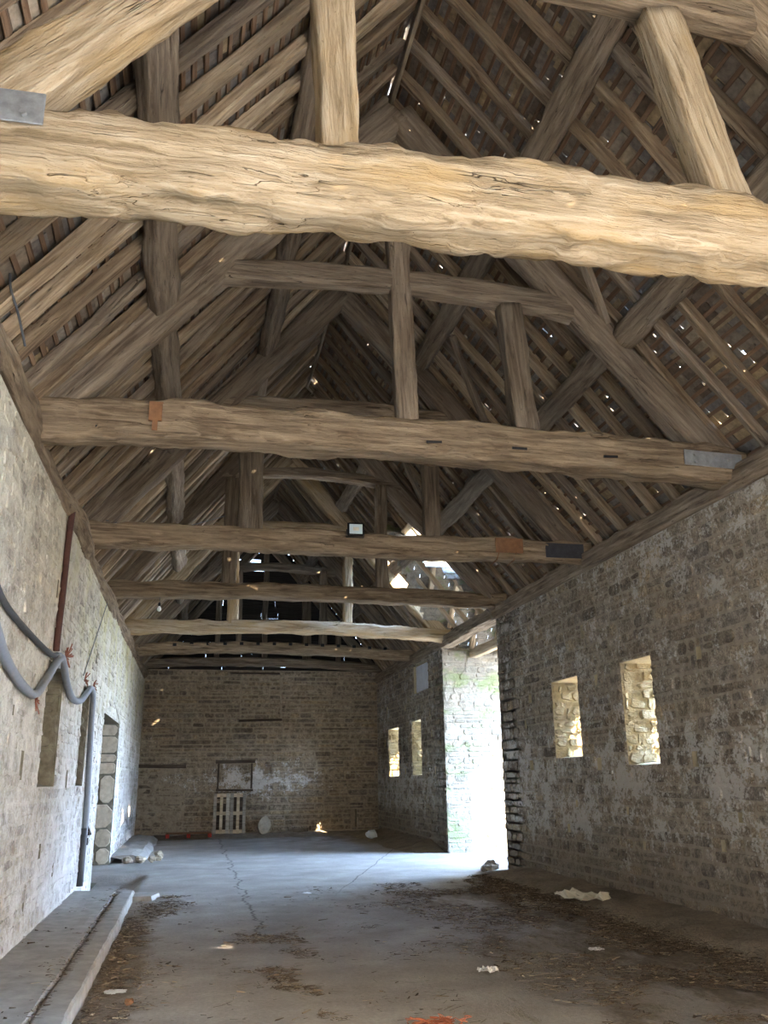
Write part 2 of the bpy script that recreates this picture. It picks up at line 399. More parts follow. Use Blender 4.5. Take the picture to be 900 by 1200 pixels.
def backing(mb, fn, u0, u1, v0, v1, holes, T, mi=1, rmi=None):
    rmi = mi if rmi is None else rmi
    """mortar core: inner face at n=0, outer at n=-T. hole=(u0,u1,v0,v1, ou0,ou1,ov0,ov1, depth or None)"""
    for side, n in (('i', 0.), ('o', -T)):
        R = [h[:4] if side == 'i' else h[4:8] for h in holes if side == 'i' or h[8] is None]
        us = sorted({u0, u1} | {x for h in R for x in h[:2]}); vs = sorted({v0, v1} | {x for h in R for x in h[2:4]})
        us = [x for x in us if u0 <= x <= u1]; vs = [x for x in vs if v0 <= x <= v1]
        for i in range(len(us) - 1):
            for j in range(len(vs) - 1):
                cu, cv = (us[i] + us[i + 1]) / 2, (vs[j] + vs[j + 1]) / 2
                if any(h[0] < cu < h[1] and h[2] < cv < h[3] for h in R): continue
                mb.quad(fn(us[i], vs[j], n), fn(us[i + 1], vs[j], n), fn(us[i + 1], vs[j + 1], n), fn(us[i], vs[j + 1], n), mi)
    for h in holes:
        d = T if h[8] is None else h[8]
        a = [(h[0], h[2]), (h[1], h[2]), (h[1], h[3]), (h[0], h[3])]; b = [(h[4], h[6]), (h[5], h[6]), (h[5], h[7]), (h[4], h[7])]
        for i in range(4):
            j = (i + 1) % 4
            mb.quad(fn(*a[i], 0), fn(*a[j], 0), fn(*b[j], -d), fn(*b[i], -d), rmi)
        if h[8] is not None: mb.quad(*[fn(*q, -d) for q in b], rmi)
    mb.quad(fn(u0, v1, 0), fn(u1, v1, 0), fn(u1, v1, -T), fn(u0, v1, -T), mi)
    mb.quad(fn(u0, v0, 0), fn(u0, v1, 0), fn(u0, v1, -T), fn(u0, v0, -T), mi)
    mb.quad(fn(u1, v0, 0), fn(u1, v1, 0), fn(u1, v1, -T), fn(u1, v0, -T), mi)
def jamb(mb, a, b, v0, v1, nrm, **kw):              # stones on an upright face from plan point a to plan point b
    a = Vector(a + (0,)); b = Vector(b + (0,)); d = (b - a); L = d.length; d /= L; nn = Vector(nrm + (0,)).normalized()
    stones(mb, lambda u, v, n: tuple(a + d * u + nn * n + Vector((0, 0, v))), 0, L, v0, v1, **kw)

T = .85; WT = 4.50
rfn = lambda u, v, n: (XR - n, u, v)
lfn = lambda u, v, n: (XL + n, u, v)
bfn = lambda u, v, n: (u, YB - n, v)
# right wall, nearer stretch
def slit(y0, y1, z0, z1, w=.30):
    c = (y0 + y1) / 2 - .04
    return (y0, y1, z0, z1, c - w / 2, c + w / 2, z0 + .1, z1 - .05, None)
def putlog(y, z, w=.1, h=.16, d=.35): return (y - w / 2, y + w / 2, z - h / 2, z + h / 2, y - w / 2, y + w / 2, z - h / 2, z + h / 2, d)
hr = [slit(10.12, 10.96, 1.72, 3.04), slit(12.36, 13.36, 1.86, 3.03), (-3.2, 1.3, .0, 4.3, -3.2, 1.3, .0, 4.3, None)]
hr += [putlog(*a) for a in ((12.05, 3.64, .12, .2), (9.02, 2.92, .1, .14), (9.34, 1.76, .12, .17), (14.33, 2.87, .13, .16), (14.43, 1.77, .15, .16),
       (11.83, 1.75, .13, .17), (11.72, 2.9, .1, .15), (8.6, 1.16, .08, .1), (10.73, .75, .07, .11), (13.05, .84, .1, .12), (8.97, .86, .09, .12), (14.6, 2.45, .1, .14),
       (12.7, 1.2, .08, .1), (11.1, 1.15, .07, .1), (15.2, 3.55, .1, .14))]
mb = MB(); rng = random.Random(3)
backing(mb, rfn, -6, P0, -.1, WT, hr, T, rmi=3)
stones(mb, rfn, 4.5, P0, 0, WT, [h[:4] for h in hr], ch=(.10, .21), cl=(.16, .5), rng=rng)
for h in hr[:2]:
    jamb(mb, (XR, h[1]), (XR + T, h[5]), h[2], h[3], (-.0, -1.), ch=(.06, .17), cl=(.09, .28), proud=(.005, .05), jit=.018, rng=rng, mi=2)
    jamb(mb, (XR, h[0]), (XR + T, h[4]), h[2], h[3], (.0, 1.), ch=(.1, .2), cl=(.14, .35), proud=(.003, .02), rng=rng, mi=2)
struct(mb.build('wall_right', [ST['right'][0], ST['right'][1], ST['slit'][0], ST['slit'][1]]))
# right wall beyond the porch
hf = [slit(21.92, 22.9, 1.65, 3.0), slit(24.47, 25.78, 1.63, 2.94, .4), (21.08, 22.55, 3.68, 4.38, 21.08, 22.55, 3.68, 4.38, .12)]
hf += [putlog(*a) for a in ((21.0, 3.1, .12, .17), (20.6, 1.75, .14, .17), (23.6, 3.4, .13, .16), (23.7, 1.75, .14, .16), (25.9, 3.5, .14, .2), (20.9, 2.6, .12, .15), (26.3, 2.6, .14, .2))]
mb = MB()
backing(mb, rfn, P1 + .03, YB + .8, -.1, WT, hf, T, rmi=3)
stones(mb, rfn, P1 + .02, YB, 0, WT, [h[:4] for h in hf], ch=(.10, .2), cl=(.18, .5), rng=rng)
for h in hf[:2]: jamb(mb, (XR, h[1]), (XR + T, h[5]), h[2], h[3], (-.0, -1.), ch=(.07, .18), cl=(.1, .3), proud=(.005, .04), jit=.014, rng=rng, mi=2)
struct(mb.build('wall_right_far', [ST['right'][0], ST['right'][1], ST['slit'][0], ST['slit'][1]]))
# left wall
DA, DB = 16.05, 19.45
hl = [(9.80, 10.95, 1.55, 2.84, 10.1, 10.7, 1.65, 2.75, .55), (12.94, 13.72, 1.54, 2.88, 13.2, 13.5, 1.65, 2.8, .55), (DA, DB, -.1, 2.74, DA + .3, DB - .12, -.1, 2.74, .72)]
hl += [putlog(*a) for a in ((8.85, 1.75, .14, .26), (12.0, 1.62, .12, .24), (9.9, 3.62, .08, .2), (14.2, 3.45, .14, .22), (8.5, .55, .1, .16), (9.7, .5, .09, .2), (10.4, .9, .12, .15), (7.9, .5, .1, .14), (14.9, 2.3, .1, .12), (11.5, .62, .09, .15), (8.2, 2.2, .06, .09))]
mb = MB()
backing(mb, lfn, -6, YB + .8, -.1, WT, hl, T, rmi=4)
stones(mb, lfn, 5.2, YB, 0, WT, [h[:4] for h in hl], ch=(.10, .2), cl=(.14, .42), proud=(.0, .011), jit=.014, rng=rng)
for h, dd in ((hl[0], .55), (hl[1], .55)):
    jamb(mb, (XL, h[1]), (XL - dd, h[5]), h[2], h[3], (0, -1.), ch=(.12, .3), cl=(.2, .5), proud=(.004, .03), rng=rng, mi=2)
    mbh = None
jamb(mb, (XL, DB), (XL - .72, DB - .12), 0, 2.74, (0, -1.), ch=(.3, .62), cl=(.34, .75), proud=(.004, .03), rng=rng, mi=3)
# shallow pointed head over the doorway
k = len(mb.V)
mid = (DA + DB) / 2
mb.V += [lfn(DA, 2.74, .02), lfn(mid, 3.05, .02), lfn(DB, 2.74, .02), lfn(DA, 2.74, -.72), lfn(mid, 3.05, -.72), lfn(DB, 2.74, -.72)]
mb.F += [[k, k + 1, k + 4, k + 3], [k + 1, k + 2, k + 5, k + 4]]; mb.M += [1, 1]
struct(mb.build('wall_left', [ST['left'][0], ST['left'][1], M_RECESS_SHADE, M_SLAB, M_RECESS_SHADE]))
d1 = MB()
for i in range(12):
    y = DA + .3 + (i + .5) * (DB - DA - .42) / 12
    d1.bevbox((XL - .68, y, 1.36), (.04, (DB - DA - .42) / 12 - .008, 2.7), .006)
struct(d1.build('door_1', W_GREY))
# back wall
hb = [(1.32, 2.57, 3.34, 4.6, 1.32, 2.57, 3.34, 4.6, .07), (.76, 1.72, 1.33, 2.06, .76, 1.72, 1.33, 2.06, .09), putlog(4.83, .45, .16, .5, .3),
      putlog(-.55, 4.2, .07, .2), putlog(-.4, 2.95, .07, .2), putlog(2.2, 1.85, .2, .2, .2), putlog(2.75, 2.95, .2, .1, .1), putlog(3.2, .12, .5, .14)]
mb = MB()
backing(mb, bfn, XL - .8, XR + .8, -.1, 4.82, hb, .7)
stones(mb, bfn, XL, XR, 0, 4.80, [h[:4] for h in hb] + [(XL, -.2, 0, 1.93)], ch=(.10, .20), cl=(.25, .8), proud=(.006, .04), gap=.014, rng=rng)
stones(mb, lambda u, v, n: bfn(u, v, n - .07), 1.34, 2.55, 3.36, 4.6, ch=(.1, .16), cl=(.16, .4), gap=.012, rng=rng)
stones(mb, lambda u, v, n: bfn(u, v, n - .09), .78, 1.70, 1.35, 2.04, ch=(.13, .2), cl=(.18, .4), gap=.012, rng=rng)
stones(mb, bfn, XL, -.2, 0, 1.93, ch=(.09, .16), cl=(.18, .42), proud=(-.008, .006), rng=rng)
struct(mb.build('wall_back', ST['back']))
mb = MB(); backing(mb, lambda u, v, n: (u, -6 + n, v), XL - .8, XR + .8, -.1, 4.6, [(.4, 3.8, -.1, 3.6, .4, 3.8, -.1, 3.6, None)], .7)
k = len(mb.V); mb.V += [(XL - .4, -6, 4.5), (XR + .4, -6, 4.5), (RX, -6, RZ + .3)]; mb.F.append([k, k + 1, k + 2]); mb.M.append(1)
struct(mb.build('wall_rear', ST['back']))
# gable end above: tarred boards with open joints
mb = MB(); z = 4.74
slots = {7: 0, 18: 0}
for i in range(24):
    h = .19; zt = z + h
    if zt > RZ + .1: break
    xa = max(XL - .3, RX - (RZ + .15 - z) / SL); xb = min(XR + .3, RX + (RZ + .15 - z) / SR)
    x = xa
    while x < xb:
        L = rng.uniform(.5, 1.3); e = min(x + L, xb)
        drop = .05 if rng.random() < .2 else .0
        if not (i == 5 and 2.2 < (x + e) / 2 < 3.0) and not (i in (17, 18) and 1.2 < (x + e) / 2 < 2.1):
            mb.box(((x + e) / 2, YB + .1, z + h / 2), (e - x - rng.choice([.0, .0, .006]), .03, h - rng.choice([.0, -.01, -.01, -.01, .006])), mi=0)
        else:
            mb.box(((x + e) / 2, YB + .1, z + h * .3), (e - x, .03, h * .5), mi=0)
        x = e
    z = zt
struct(mb.build('wall_gable', W_DARK))
# porch walls
mb = MB()
pf = lambda u, v, n: (u, P1 - n, v)
backing(mb, pf, XR + .0, PXO, -.1, 4.45, [], T)
stones(mb, pf, XR + .01, PXO, 0, 4.44, ch=(.09, .17), cl=(.18, .5), proud=(.004, .02), rng=rng)
struct(mb.build('wall_porch_far', ST['porch']))
mb = MB(); backing(mb, lambda u, v, n: (u, P0 + n, v), XR + .0, PXO, -.1, 4.45, [], T)
stones(mb, lambda u, v, n: (u, P0 + n, v), XR + .01, PXO, 0, 4.44, ch=(.12, .2), cl=(.25, .5), rng=rng)
struct(mb.build('wall_porch_near', ST['porch']))
mb = MB(); backing(mb, lambda u, v, n: (PXO - n, u, v), P0 - T, P1 + T, -.1, 4.45, [(P0 + 1.25, P1 - .1, -.1, 4.35, P0 + 1.25, P1 - .1, -.1, 4.35, None)], .6)
for xx in (PXO, PXO + .6):
    k = len(mb.V); mb.V += [(xx, P0 - .5, 4.40), (xx, P1 + .5, 4.40), (xx, (P0 + P1) / 2, 7.1)]; mb.F.append([k, k + 1, k + 2]); mb.M.append(1)
struct(mb.build('wall_porch_front', ST['porch']))

# ------------------------------------------------------------------ floor, ledges, ground
def fz(x, y):
    z = .012 * noise.noise(Vector((x * .9, y * .6, 0))) + .004 * noise.noise(Vector((x * 4, y * 4, 3)))
    if x > 2.4 and y < 15: z += (.018 + .02 * noise.noise(Vector((x * 3, y * 3, 8)))) * min(1, (x - 2.4) / 1.5)
    if x < -.75 and 13.95 < y < 17.4: z -= .14 * min(1, (-.75 - x) / .15, (y - 13.95) / .2, (17.4 - y) / .3)
    return z
def grid(name, xs, ys, f, mats, smooth=True):
    V = [(x, y, f(x, y)) for y in ys for x in xs]; n = len(xs)
    F = [[j * n + i, j * n + i + 1, (j + 1) * n + i + 1, (j + 1) * n + i] for j in range(len(ys) - 1) for i in range(n - 1)]
    return link(name, mesh(name, V, F, smooth=smooth), mats)
fr = lambda a, b, s: [a + (b - a) * i / max(1, round((b - a) / s)) for i in range(max(1, round((b - a) / s)) + 1)]
struct(grid('floor', fr(XL - .75, XR + .02, .08), fr(-6, YB + .05, .1), fz, M_FLOOR))
struct(grid('floor_porch', fr(XR + .02, 9.9, .3), fr(P0 - .05, P1 + .05, .3), lambda x, y: fz(x, y) , M_KERB))
struct(grid('ground', [XR + .9, 9.9, 40, 90], [-80, -20, 0, 8, P0 - .9], lambda x, y: -.04, M_GROUND))
struct(grid('ground_far', [9.9, 40, 90], [P0 - .9, 24, 70], lambda x, y: -.04, M_GROUND))
struct(grid('ground_behind', [-60, XR + .9], [-80, -6], lambda x, y: -.04, M_GROUND))
def ledge(name, side, prof, y0, y1, mat, amp=.02, step=.12, ragged=.04):
    """prof: list of (distance from wall, height) going out; swept along Y with lumpy noise"""
    V = []; ys = fr(y0, y1, step); n = len(prof)
    for y in ys:
        for k, (d, h) in enumerate(prof):
            e = ragged * noise.noise(Vector((y * 1.3, d * 2, side * 5))) + ragged * .4 * noise.noise(Vector((y * 6, d * 2, side * 5)))
            dd = d + (e if k > 0 else 0)
            hh = h + (amp * (noise.noise(Vector((y * 2.0, d * 5, 4))) + .5 * noise.noise(Vector((y * 7, d * 9, 1)))) if h > 0 else 0)
            if side > 0 and hh > 0: hh *= min(1, (y - y0) / 1.2 + .02, (y1 - y) / .8 + .02); hh -= .01
            V.append(((XR - dd) if side > 0 else (XL + dd), y, hh))
    F = [[j * n + i, j * n + i + 1, (j + 1) * n + i + 1, (j + 1) * n + i] for j in range(len(ys) - 1) for i in range(n - 1)]
    F.append(list(range(n))); F.append([(len(ys) - 1) * n + i for i in range(n)][::-1])
    return link(name, mesh(name, V, F, smooth=name != 'kerb'), mat)
lp = [(-.01, .14), (.1, .135), (.2, .13), (.3, .13), (.4, .13), (.48, .128), (.555, .122), (.57, .08), (.60, .078), (.612, .115), (.66, .122), (.73, .12), (.795, .116), (.815, .10), (.825, -.03)]
o = ledge('kerb', -1, lp, 2.0, 13.85, M_KERB, .009, .06, .022)
tag(o, 'long grooved concrete kerb ledge along the foot of the limewashed left wall', 'kerb')
o = ledge('kerb', -1, [(-.01, .15), (.2, .16), (.4, .15), (.55, .13), (.66, .06), (.7, -.03)], 19.7, 26.6, M_KERB, .04, .12, .08)
tag(o, 'broken stone ledge by the left wall beyond the doorway', 'kerb')
o = ledge('earth_bank', 1, [(-.01, .17), (.15, .16), (.3, .15), (.45, .15), (.6, .14), (.7, .11), (.78, .07), (.86, .02), (.95, -.03)], 3.0, 15.5, M_EARTH, .045, .09, .09)
tag(o, 'low brown earth bank along the foot of the right wall in the foreground', 'earth bank')
o = ledge('earth_bank', 1, [(-.01, .2), (.2, .17), (.4, .13), (.6, .08), (.8, .04), (1.0, -.02)], 19.9, 27.2, M_EARTH, .06, .12, .15)
tag(o, 'low heap of earth against the right wall beyond the sunlit porch', 'earth bank')
# rubbly earth at the foot of the back wall
V = []; xs = fr(XL + .1, XR - .1, .1); prof = [(0, .1), (.15, .1), (.35, .06), (.6, .02), (.8, -.03)]
for x in xs:
    for d, h in prof: V.append((x, YB - d - .1 * noise.noise(Vector((x * 2, d, 0))), h + .05 * noise.noise(Vector((x * 3, d * 4, 2)))))
n = len(prof); F = [[j * n + i, j * n + i + 1, (j + 1) * n + i + 1, (j + 1) * n + i] for j in range(len(xs) - 1) for i in range(n - 1)]
tag(link('earth_bank', mesh('earth_bank', V, F, smooth=True), M_EARTH), 'thin strip of dark earth along the foot of the far end wall', 'earth bank')

# ------------------------------------------------------------------ roof covering
def slopeR(s, y, n):      # s = plan distance up from the eave face, n = height normal to the slope
    k = math.hypot(1, SR); return (XR + .35 - s - (-n * SR / k), y, EZ - .35 * SR + s * SR + n / k)
def slopeL(s, y, n):
    k = math.hypot(1, SL); return (XL - .35 + s - (n * SL / k), y, EZ - .35 * SL + s * SL + n / k)
RT = .115                                  # rafter depth
LT = RT + .016
def slates(mb, fn, smax, y0, y1, skip, k, rng):
    ds = .15 / k; L = .285 / k; s = 0
    while s < smax:
        y = y0 - rng.uniform(0, .3); s1 = min(s + L, smax + .04)
        while y < y1:
            w = rng.uniform(.16, .34); a, b = max(y, y0), min(y + w - rng.choice([.001, .004, .008, .014]), y1)
            y += w
            if b - a < .03 or skip((a + b) / 2, s + L / 2): continue
            if rng.random() < .0015: continue
            e = rng.uniform(-.006, .006); g = rng.uniform(-.01, .012) / k; lift = rng.uniform(0, .008)
            n0, n1 = LT + .030 + lift, LT + .004 + lift * .4
            kk = len(mb.V)
            for (ss, nn) in ((s + g, n0), (s1 + g + rng.uniform(-.02, .02), n1)):
                for yy in (a, b):
                    for t in (0, .014): mb.V.append(fn(ss, yy, nn + e + t))
            for f in ((0, 2, 3, 1), (4, 5, 7, 6), (0, 4, 6, 2), (1, 3, 7, 5), (0, 1, 5, 4), (2, 6, 7, 3)):
                mb.F.append([kk + i for i in f]); mb.M.append(0)
        s += ds
mb = MB(); rng = random.Random(11)
sR = XR + .35 - RX + .06; sL = RX - XL + .35 + .06
kR = math.hypot(1, SR); kL = math.hypot(1, SL)
PG0, PG1, PGS = 16.5, 19.35, 1.75          # gap in the main slope where the porch roof joins
def skR(y, s):
    if PG0 < y < PG1 and s < PGS: return True
    return False
slates(mb, slopeR, sR, 1.0, YB + .15, skR, kR, rng)
slates(mb, slopeL, sL, 1.0, YB + .15, lambda y, s: False, kL, rng)
struct(mb.build('ceiling', M_SLATE))
mb = MB()
for i in range(60):
    y = .8 + i * .45
    mb.box((RX, y + .22, RZ + .27), (.34, .44, .03), Matrix.Rotation(.0, 3, 'Y'))
struct(mb.build('ceiling_ridge', M_SLATE))
# plain rear part of the roof over the camera's end (out of frame, still real)
mb = MB()
for fn, sm in ((slopeR, sR), (slopeL, sL)):
    a = [fn(0, -6, .14), fn(0, 1.0, .14), fn(sm, 1.0, .14), fn(sm, -6, .14)]; b_ = [fn(0, -6, .17), fn(0, 1.0, .17), fn(sm, 1.0, .17), fn(sm, -6, .17)]
    mb.quad(*a); mb.quad(*b_)
struct(mb.build('ceiling_rear', M_SLATE))

def lathe_lath(fn, s, y0, y1, k, label, group):
    segs = max(4, int((y1 - y0) / .45)); w = random.uniform(.034, .052) / k; V = []; sd = random.uniform(0, 99)
    for i in range(segs + 1):
        y = y0 + (y1 - y0) * i / segs; e = .012 * noise.noise(Vector((y * .8 + sd, s, 0))) + .006 * noise.noise(Vector((y * 3 + sd, s, 2)))
        ww = w * (1 + .35 * noise.noise(Vector((y * .9, s * 3, sd))))
        for (ds, n) in ((-ww / 2, RT + .001), (ww / 2, RT + .001), (ww / 2, RT + .016), (-ww / 2, RT + .016)): V.append(fn(s + e + ds, y, n))
    F = [[i * 4 + a, i * 4 + (a + 1) % 4, i * 4 + 4 + (a + 1) % 4, i * 4 + 4 + a] for i in range(segs) for a in range(4)]
    F += [[0, 1, 2, 3], [segs * 4 + 3, segs * 4 + 2, segs * 4 + 1, segs * 4]]
    o0 = Vector(fn(s, y0, RT)); V = [tuple(Vector(v) - o0) for v in V]
    # local X along the lath for the grain
    V = [(v[1], -v[0], v[2]) for v in V]
    o = link('roof_lath', mesh('roof_lath', V, F), W_LATH); o.location = o0; o.rotation_euler = (0, 0, math.pi / 2)
    tag(o, label, 'lath', group)
nl = 44
bands = ['lowest third', 'middle third', 'topmost third']
for side, fn, sm, k in (('right', slopeR, sR, kR), ('left', slopeL, sL, kL)):
    for i in range(nl):
        s = .1 + (sm - .16) * i / (nl - 1) + random.uniform(-.006, .006)
        b = bands[min(2, i * 3 // nl)]
        lb = f'thin brown roof lath nailed across the rafters, {b} of the {side} roof slope'; gp = f'laths in the {b} of the {side} slope'
        if side == 'right' and s < PGS:
            lathe_lath(fn, s, 1.2, PG0, k, f'thin brown roof lath low on the right slope, nearer than the porch gap', 'laths low on the right slope before the porch gap')
            lathe_lath(fn, s, PG1, YB + .05, k, f'thin brown roof lath low on the right slope, beyond the porch gap', 'laths low on the right slope beyond the porch gap')
        else: lathe_lath(fn, s, 1.2, YB + .05, k, lb, gp)

# ------------------------------------------------------------------ rafters
TR = [4.3, 8.0, 11.9, 15.7, 19.5, 22.9]
ORD = ['nearest', 'second', 'third', 'fourth', 'fifth', 'sixth']
def bay(y):
    if y < TR[0]: return 'in front of the nearest tie beam'
    for i in range(5):
        if y < TR[i + 1]: return f'between the {ORD[i]} and {ORD[i+1]} tie beams'
    return 'beyond the sixth tie beam'
y = 2.0; i = 0
while y < YB - .1:
    for side, fn, sm in (('left', slopeL, sL), ('right', slopeR, sR)):
        yy = y + random.uniform(-.05, .05)
        if 2.3 < y < 3.1: yy = y
        w = random.uniform(.10, .165); sp = random.uniform(-.04, .04)
        s0 = .0
        if side == 'right' and PG0 + .05 < y < PG1 - .05: s0 = PGS + .02
        n = Vector(fn(0, 0, 1)) - Vector(fn(0, 0, 0))
        p = fn(s0, yy + sp, RT / 2); q = fn(sm - .05, yy, RT / 2)
        LAST = timber('common_rafter', p, q, w, RT, random.choice([W_RAFT, W_RAFT, W_RAFT2, W_GREY]), up=n, seg=18, rough=.009, wave=.032, wane=.14, taper=random.uniform(0, .15))
        o = LAST
        tag(o, f'weathered oak rafter of the {side} roof slope {bay(yy)}', 'rafter', f'{side} slope rafters {bay(yy)}')
    y += .455; i += 1
o = timber('ridge_board', (RX, 1.2, RZ - .02), (RX, YB, RZ - .05), .045, .16, W_GREY, seg=50, wave=.02, rough=.004)
tag(o, 'thin dark ridge board where the rafters meet at the peak', 'ridge board')
# purlins and wind braces, bay by bay
ys = [-.5] + TR + [YB]
pl = {'left': [((-.50, 6.12), 'lower'), ((.80, 7.76), 'upper')], 'right': [((4.40, 6.22), 'lower'), ((3.16, 7.71), 'upper')]}
for b in range(len(ys) - 1):
    for side in ('left', 'right'):
        sg = -1 if side == 'left' else 1; k = SL if side == 'left' else SR
        n = Vector((sg * k, 0, 1)).normalized()
        for (x, z), ul in pl[side]:
            dx = random.uniform(-.04, .04)
            where = bay((ys[b] + ys[b + 1]) / 2)
            o = timber('purlin', (x + dx, ys[b] + .02, z - dx * sg * k), (x - dx * .6, ys[b + 1] - .02, z + dx * .6 * sg * k), .29 if ul == 'lower' else .27, .17, W_GREY, up=n, rough=.018, wave=.02, wane=.16, seg=34, fine=True)
            tag(o, f'stout {ul} purlin under the {side} rafters {where}', 'purlin')
for b, (ya, yb) in enumerate(((6.95, 7.95), (10.6, 11.75), (14.45, 15.55))):
    tag(timber('wind_brace', (3.28, ya, 7.55), (4.24, yb, 6.40), .12, .07, W_GREY, up=(.77, 0, .64), wave=.01),
        f'slender wind brace on the right slope running down to the {ORD[b+1]} truss', 'brace')

# ------------------------------------------------------------------ trusses
def truss(i, label, tie, collar, posts, prin=True, mt=W_TRUSS, mp=W_GREY, extra=None):
    y = TR[i]; loc = (RX, y, 4.6)
    t = empty('roof_truss', loc, label, 'roof truss')
    kw = dict(parent=t, ploc=loc)
    (x0, z0), (x1, z1), h, cam, w = tie
    tb = timber('tie_beam', (x0, y, z0), (x1, y, z1), w, h, mt, camber=cam, rough=.022 if i else .03, wave=.02, wane=.1 if i else .12, seg=(150, 120, 70, 40, 40, 40)[i], fine=True, **kw)
    if collar:
        (cx0, cz0), (cx1, cz1), ch, cc = collar
        timber('collar_beam', (cx0, y, cz0), (cx1, y, cz1), .2, ch, mp, camber=cc, rough=.012, seg=20, **kw)
    for (px0, pz0, px1, pz1, pw) in posts:
        timber('post', (px0, y - .01, pz0), (px1, y - .01, pz1), .2, pw, mp if i else W_TIE1, up=(1, 0, 0), rough=.01, wave=.008, wane=.08, seg=24, fine=True, **kw)
    if prin:
        timber('principal_rafter', (XL + .02, y + .02, 4.86), (RX - .02, y + .02, 8.84), .24, .33, mp if i else W_TIE1, up=(-1, 0, .86), rough=.014, wave=.02, wane=.1, seg=50, fine=True, **kw)
        timber('principal_rafter', (XR - .02, y + .02, 4.72), (RX + .02, y + .02, 8.84), .24, .33, mp, up=(1, 0, .86), rough=.014, wave=.02, wane=.1, seg=50, fine=True, **kw)
    return t, tb
def sub(parent_part, mb, name, mats, label=None):   # a detail fixed to a tie beam, given in world coordinates
    o = mb.build(name, mats)
    inv = (Matrix.Translation(parent_part.parent.location) @ MAT[parent_part.name]).inverted()
    o.data.transform(inv); o.parent = parent_part
    if label: o['label'] = label
    return o
WX0, WX1 = XL - .12, XR + .12
t1, b1 = truss(0, 'big pale hand-hewn roof truss nearest the camera, crossing the top of the view',
      ((WX0, 4.86), (WX1, 4.83), .46, .05, .36), ((-.1, 6.72), (3.62, 6.70), .27, .1),
      [(.68, 5.06, .60, 6.62, .235), (3.25, 5.0, 2.90, 6.62, .29)], mt=W_TIE1, mp=W_TRUSS)
t2, b2 = truss(1, 'second roof truss from the camera, steel strap on its right end',
      ((WX0, 4.78), (WX1, 4.76), .38, .10, .32), ((-.02, 6.56), (3.86, 6.53), .25, .13),
      [(1.97, 5.03, 1.87, 7.5, .215), (3.235, 4.95, 3.12, 6.5, .245)])
t3, b3 = truss(2, 'third roof truss from the camera, with the floodlight on its tie beam',
      ((WX0, 4.80), (WX1, 4.76), .31, .03, .28), ((.18, 6.82), (3.6, 6.80), .25, .08),
      [(.62, 4.92, .60, 6.75, .33), (3.26, 4.9, 3.24, 6.75, .23)])
t4, b4 = truss(3, 'fourth roof truss from the camera, straight dark tie beam ending at the porch opening',
      ((WX0, 4.82), (WX1, 4.80), .27, .04, .28), ((.22, 7.05), (3.68, 7.0), .19, .15),
      [(.48, 4.9, .48, 6.98, .26), (3.29, 4.92, 3.30, 7.0, .21)])
t5, b5 = truss(4, 'fifth roof truss from the camera, with a cambered sunlit tie beam',
      ((WX0, 4.78), (WX1, 4.70), .27, .11, .26), ((.22, 7.13), (3.66, 7.1), .2, .10),
      [(.70, 4.9, .68, 7.1, .24), (3.29, 4.9, 3.29, 7.12, .2)], mt=W_TIE1, mp=W_TIE1)  # paler oak here puts the porch sunlight into the colour
t6, b6 = truss(5, 'farthest roof truss, its tie beam cut with a row of empty mortices',
      ((WX0, 4.76), (WX1, 4.68), .26, .13, .26), ((.3, 6.9), (3.6, 6.9), .22, .12),
      [(1.0, 4.9, 1.0, 6.9, .13), (3.2, 4.9, 3.2, 6.95, .2)])
# steel straps, brackets and mortices fixed to the tie beams
mb = MB(); mb.bevbox((-1.15, 4.3 - .205, 5.02), (.42, .012, .2), .004)
for x in (-1.22, -1.04): mb.tube([(x, 4.09, 4.97), (x, 4.065, 4.97)], .018, 8)
sub(b1, mb, 'steel_strap', M_STEEL, 'galvanised strap bolted to the left end of the beam')
mb = MB(); mb.bevbox((5.27, 8.0 - .19, 4.80), (.68, .014, .17), .004, Matrix.Rotation(.03, 3, 'Y'))
for x, z in ((5.05, 4.84), (5.05, 4.76), (5.45, 4.80), (5.3, 4.82)): mb.tube([(x, 7.81, z), (x, 7.785, z)], .017, 8)
sub(b2, mb, 'steel_strap', M_STEEL, 'grey strap bolted to the right end of the beam')
mb = MB(); mb.box((-.50, 8 - .205, 4.90), (.12, .03, .19)); mb.box((-.50, 8 - .21, 4.76), (.05, .02, .1)); mb.box((-.50, 8 - .12, 5.0), (.13, .14, .015))
sub(b2, mb, 'bracket', M_RUST, 'rusty steel bracket over the beam')
mb = MB(); mb.box((5.25, 11.9 - .175, 4.79), (.6, .012, .22)); sub(b3, mb, 'steel_strap', M_DARKSTEEL, 'dark steel plate on the right end of the beam')
mb = MB(); mb.bevbox((4.38, 11.9 - .185, 4.83), (.42, .04, .22), .006); mb.box((4.38, 11.9 - .207, 4.9), (.1, .006, .03))
for x in (4.24, 4.5): mb.tube([(x, 11.73, 4.85), (x - .02, 11.72, 4.72), (x - .05, 11.75, 4.62), (x - .05, 12.03, 4.60)], .008, 6)
sub(b3, mb, 'bracket', M_RUST, 'rusty steel plate with wire ties on the beam')
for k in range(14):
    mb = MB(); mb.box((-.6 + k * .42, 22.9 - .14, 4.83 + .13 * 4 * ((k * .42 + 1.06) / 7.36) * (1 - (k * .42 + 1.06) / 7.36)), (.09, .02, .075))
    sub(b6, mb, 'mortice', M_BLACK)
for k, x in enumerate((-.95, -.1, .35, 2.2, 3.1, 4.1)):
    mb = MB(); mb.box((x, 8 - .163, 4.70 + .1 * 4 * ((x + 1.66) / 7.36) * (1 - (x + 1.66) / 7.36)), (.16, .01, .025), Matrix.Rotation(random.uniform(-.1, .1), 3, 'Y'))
    sub(b2, mb, 'mortice', M_BLACK)
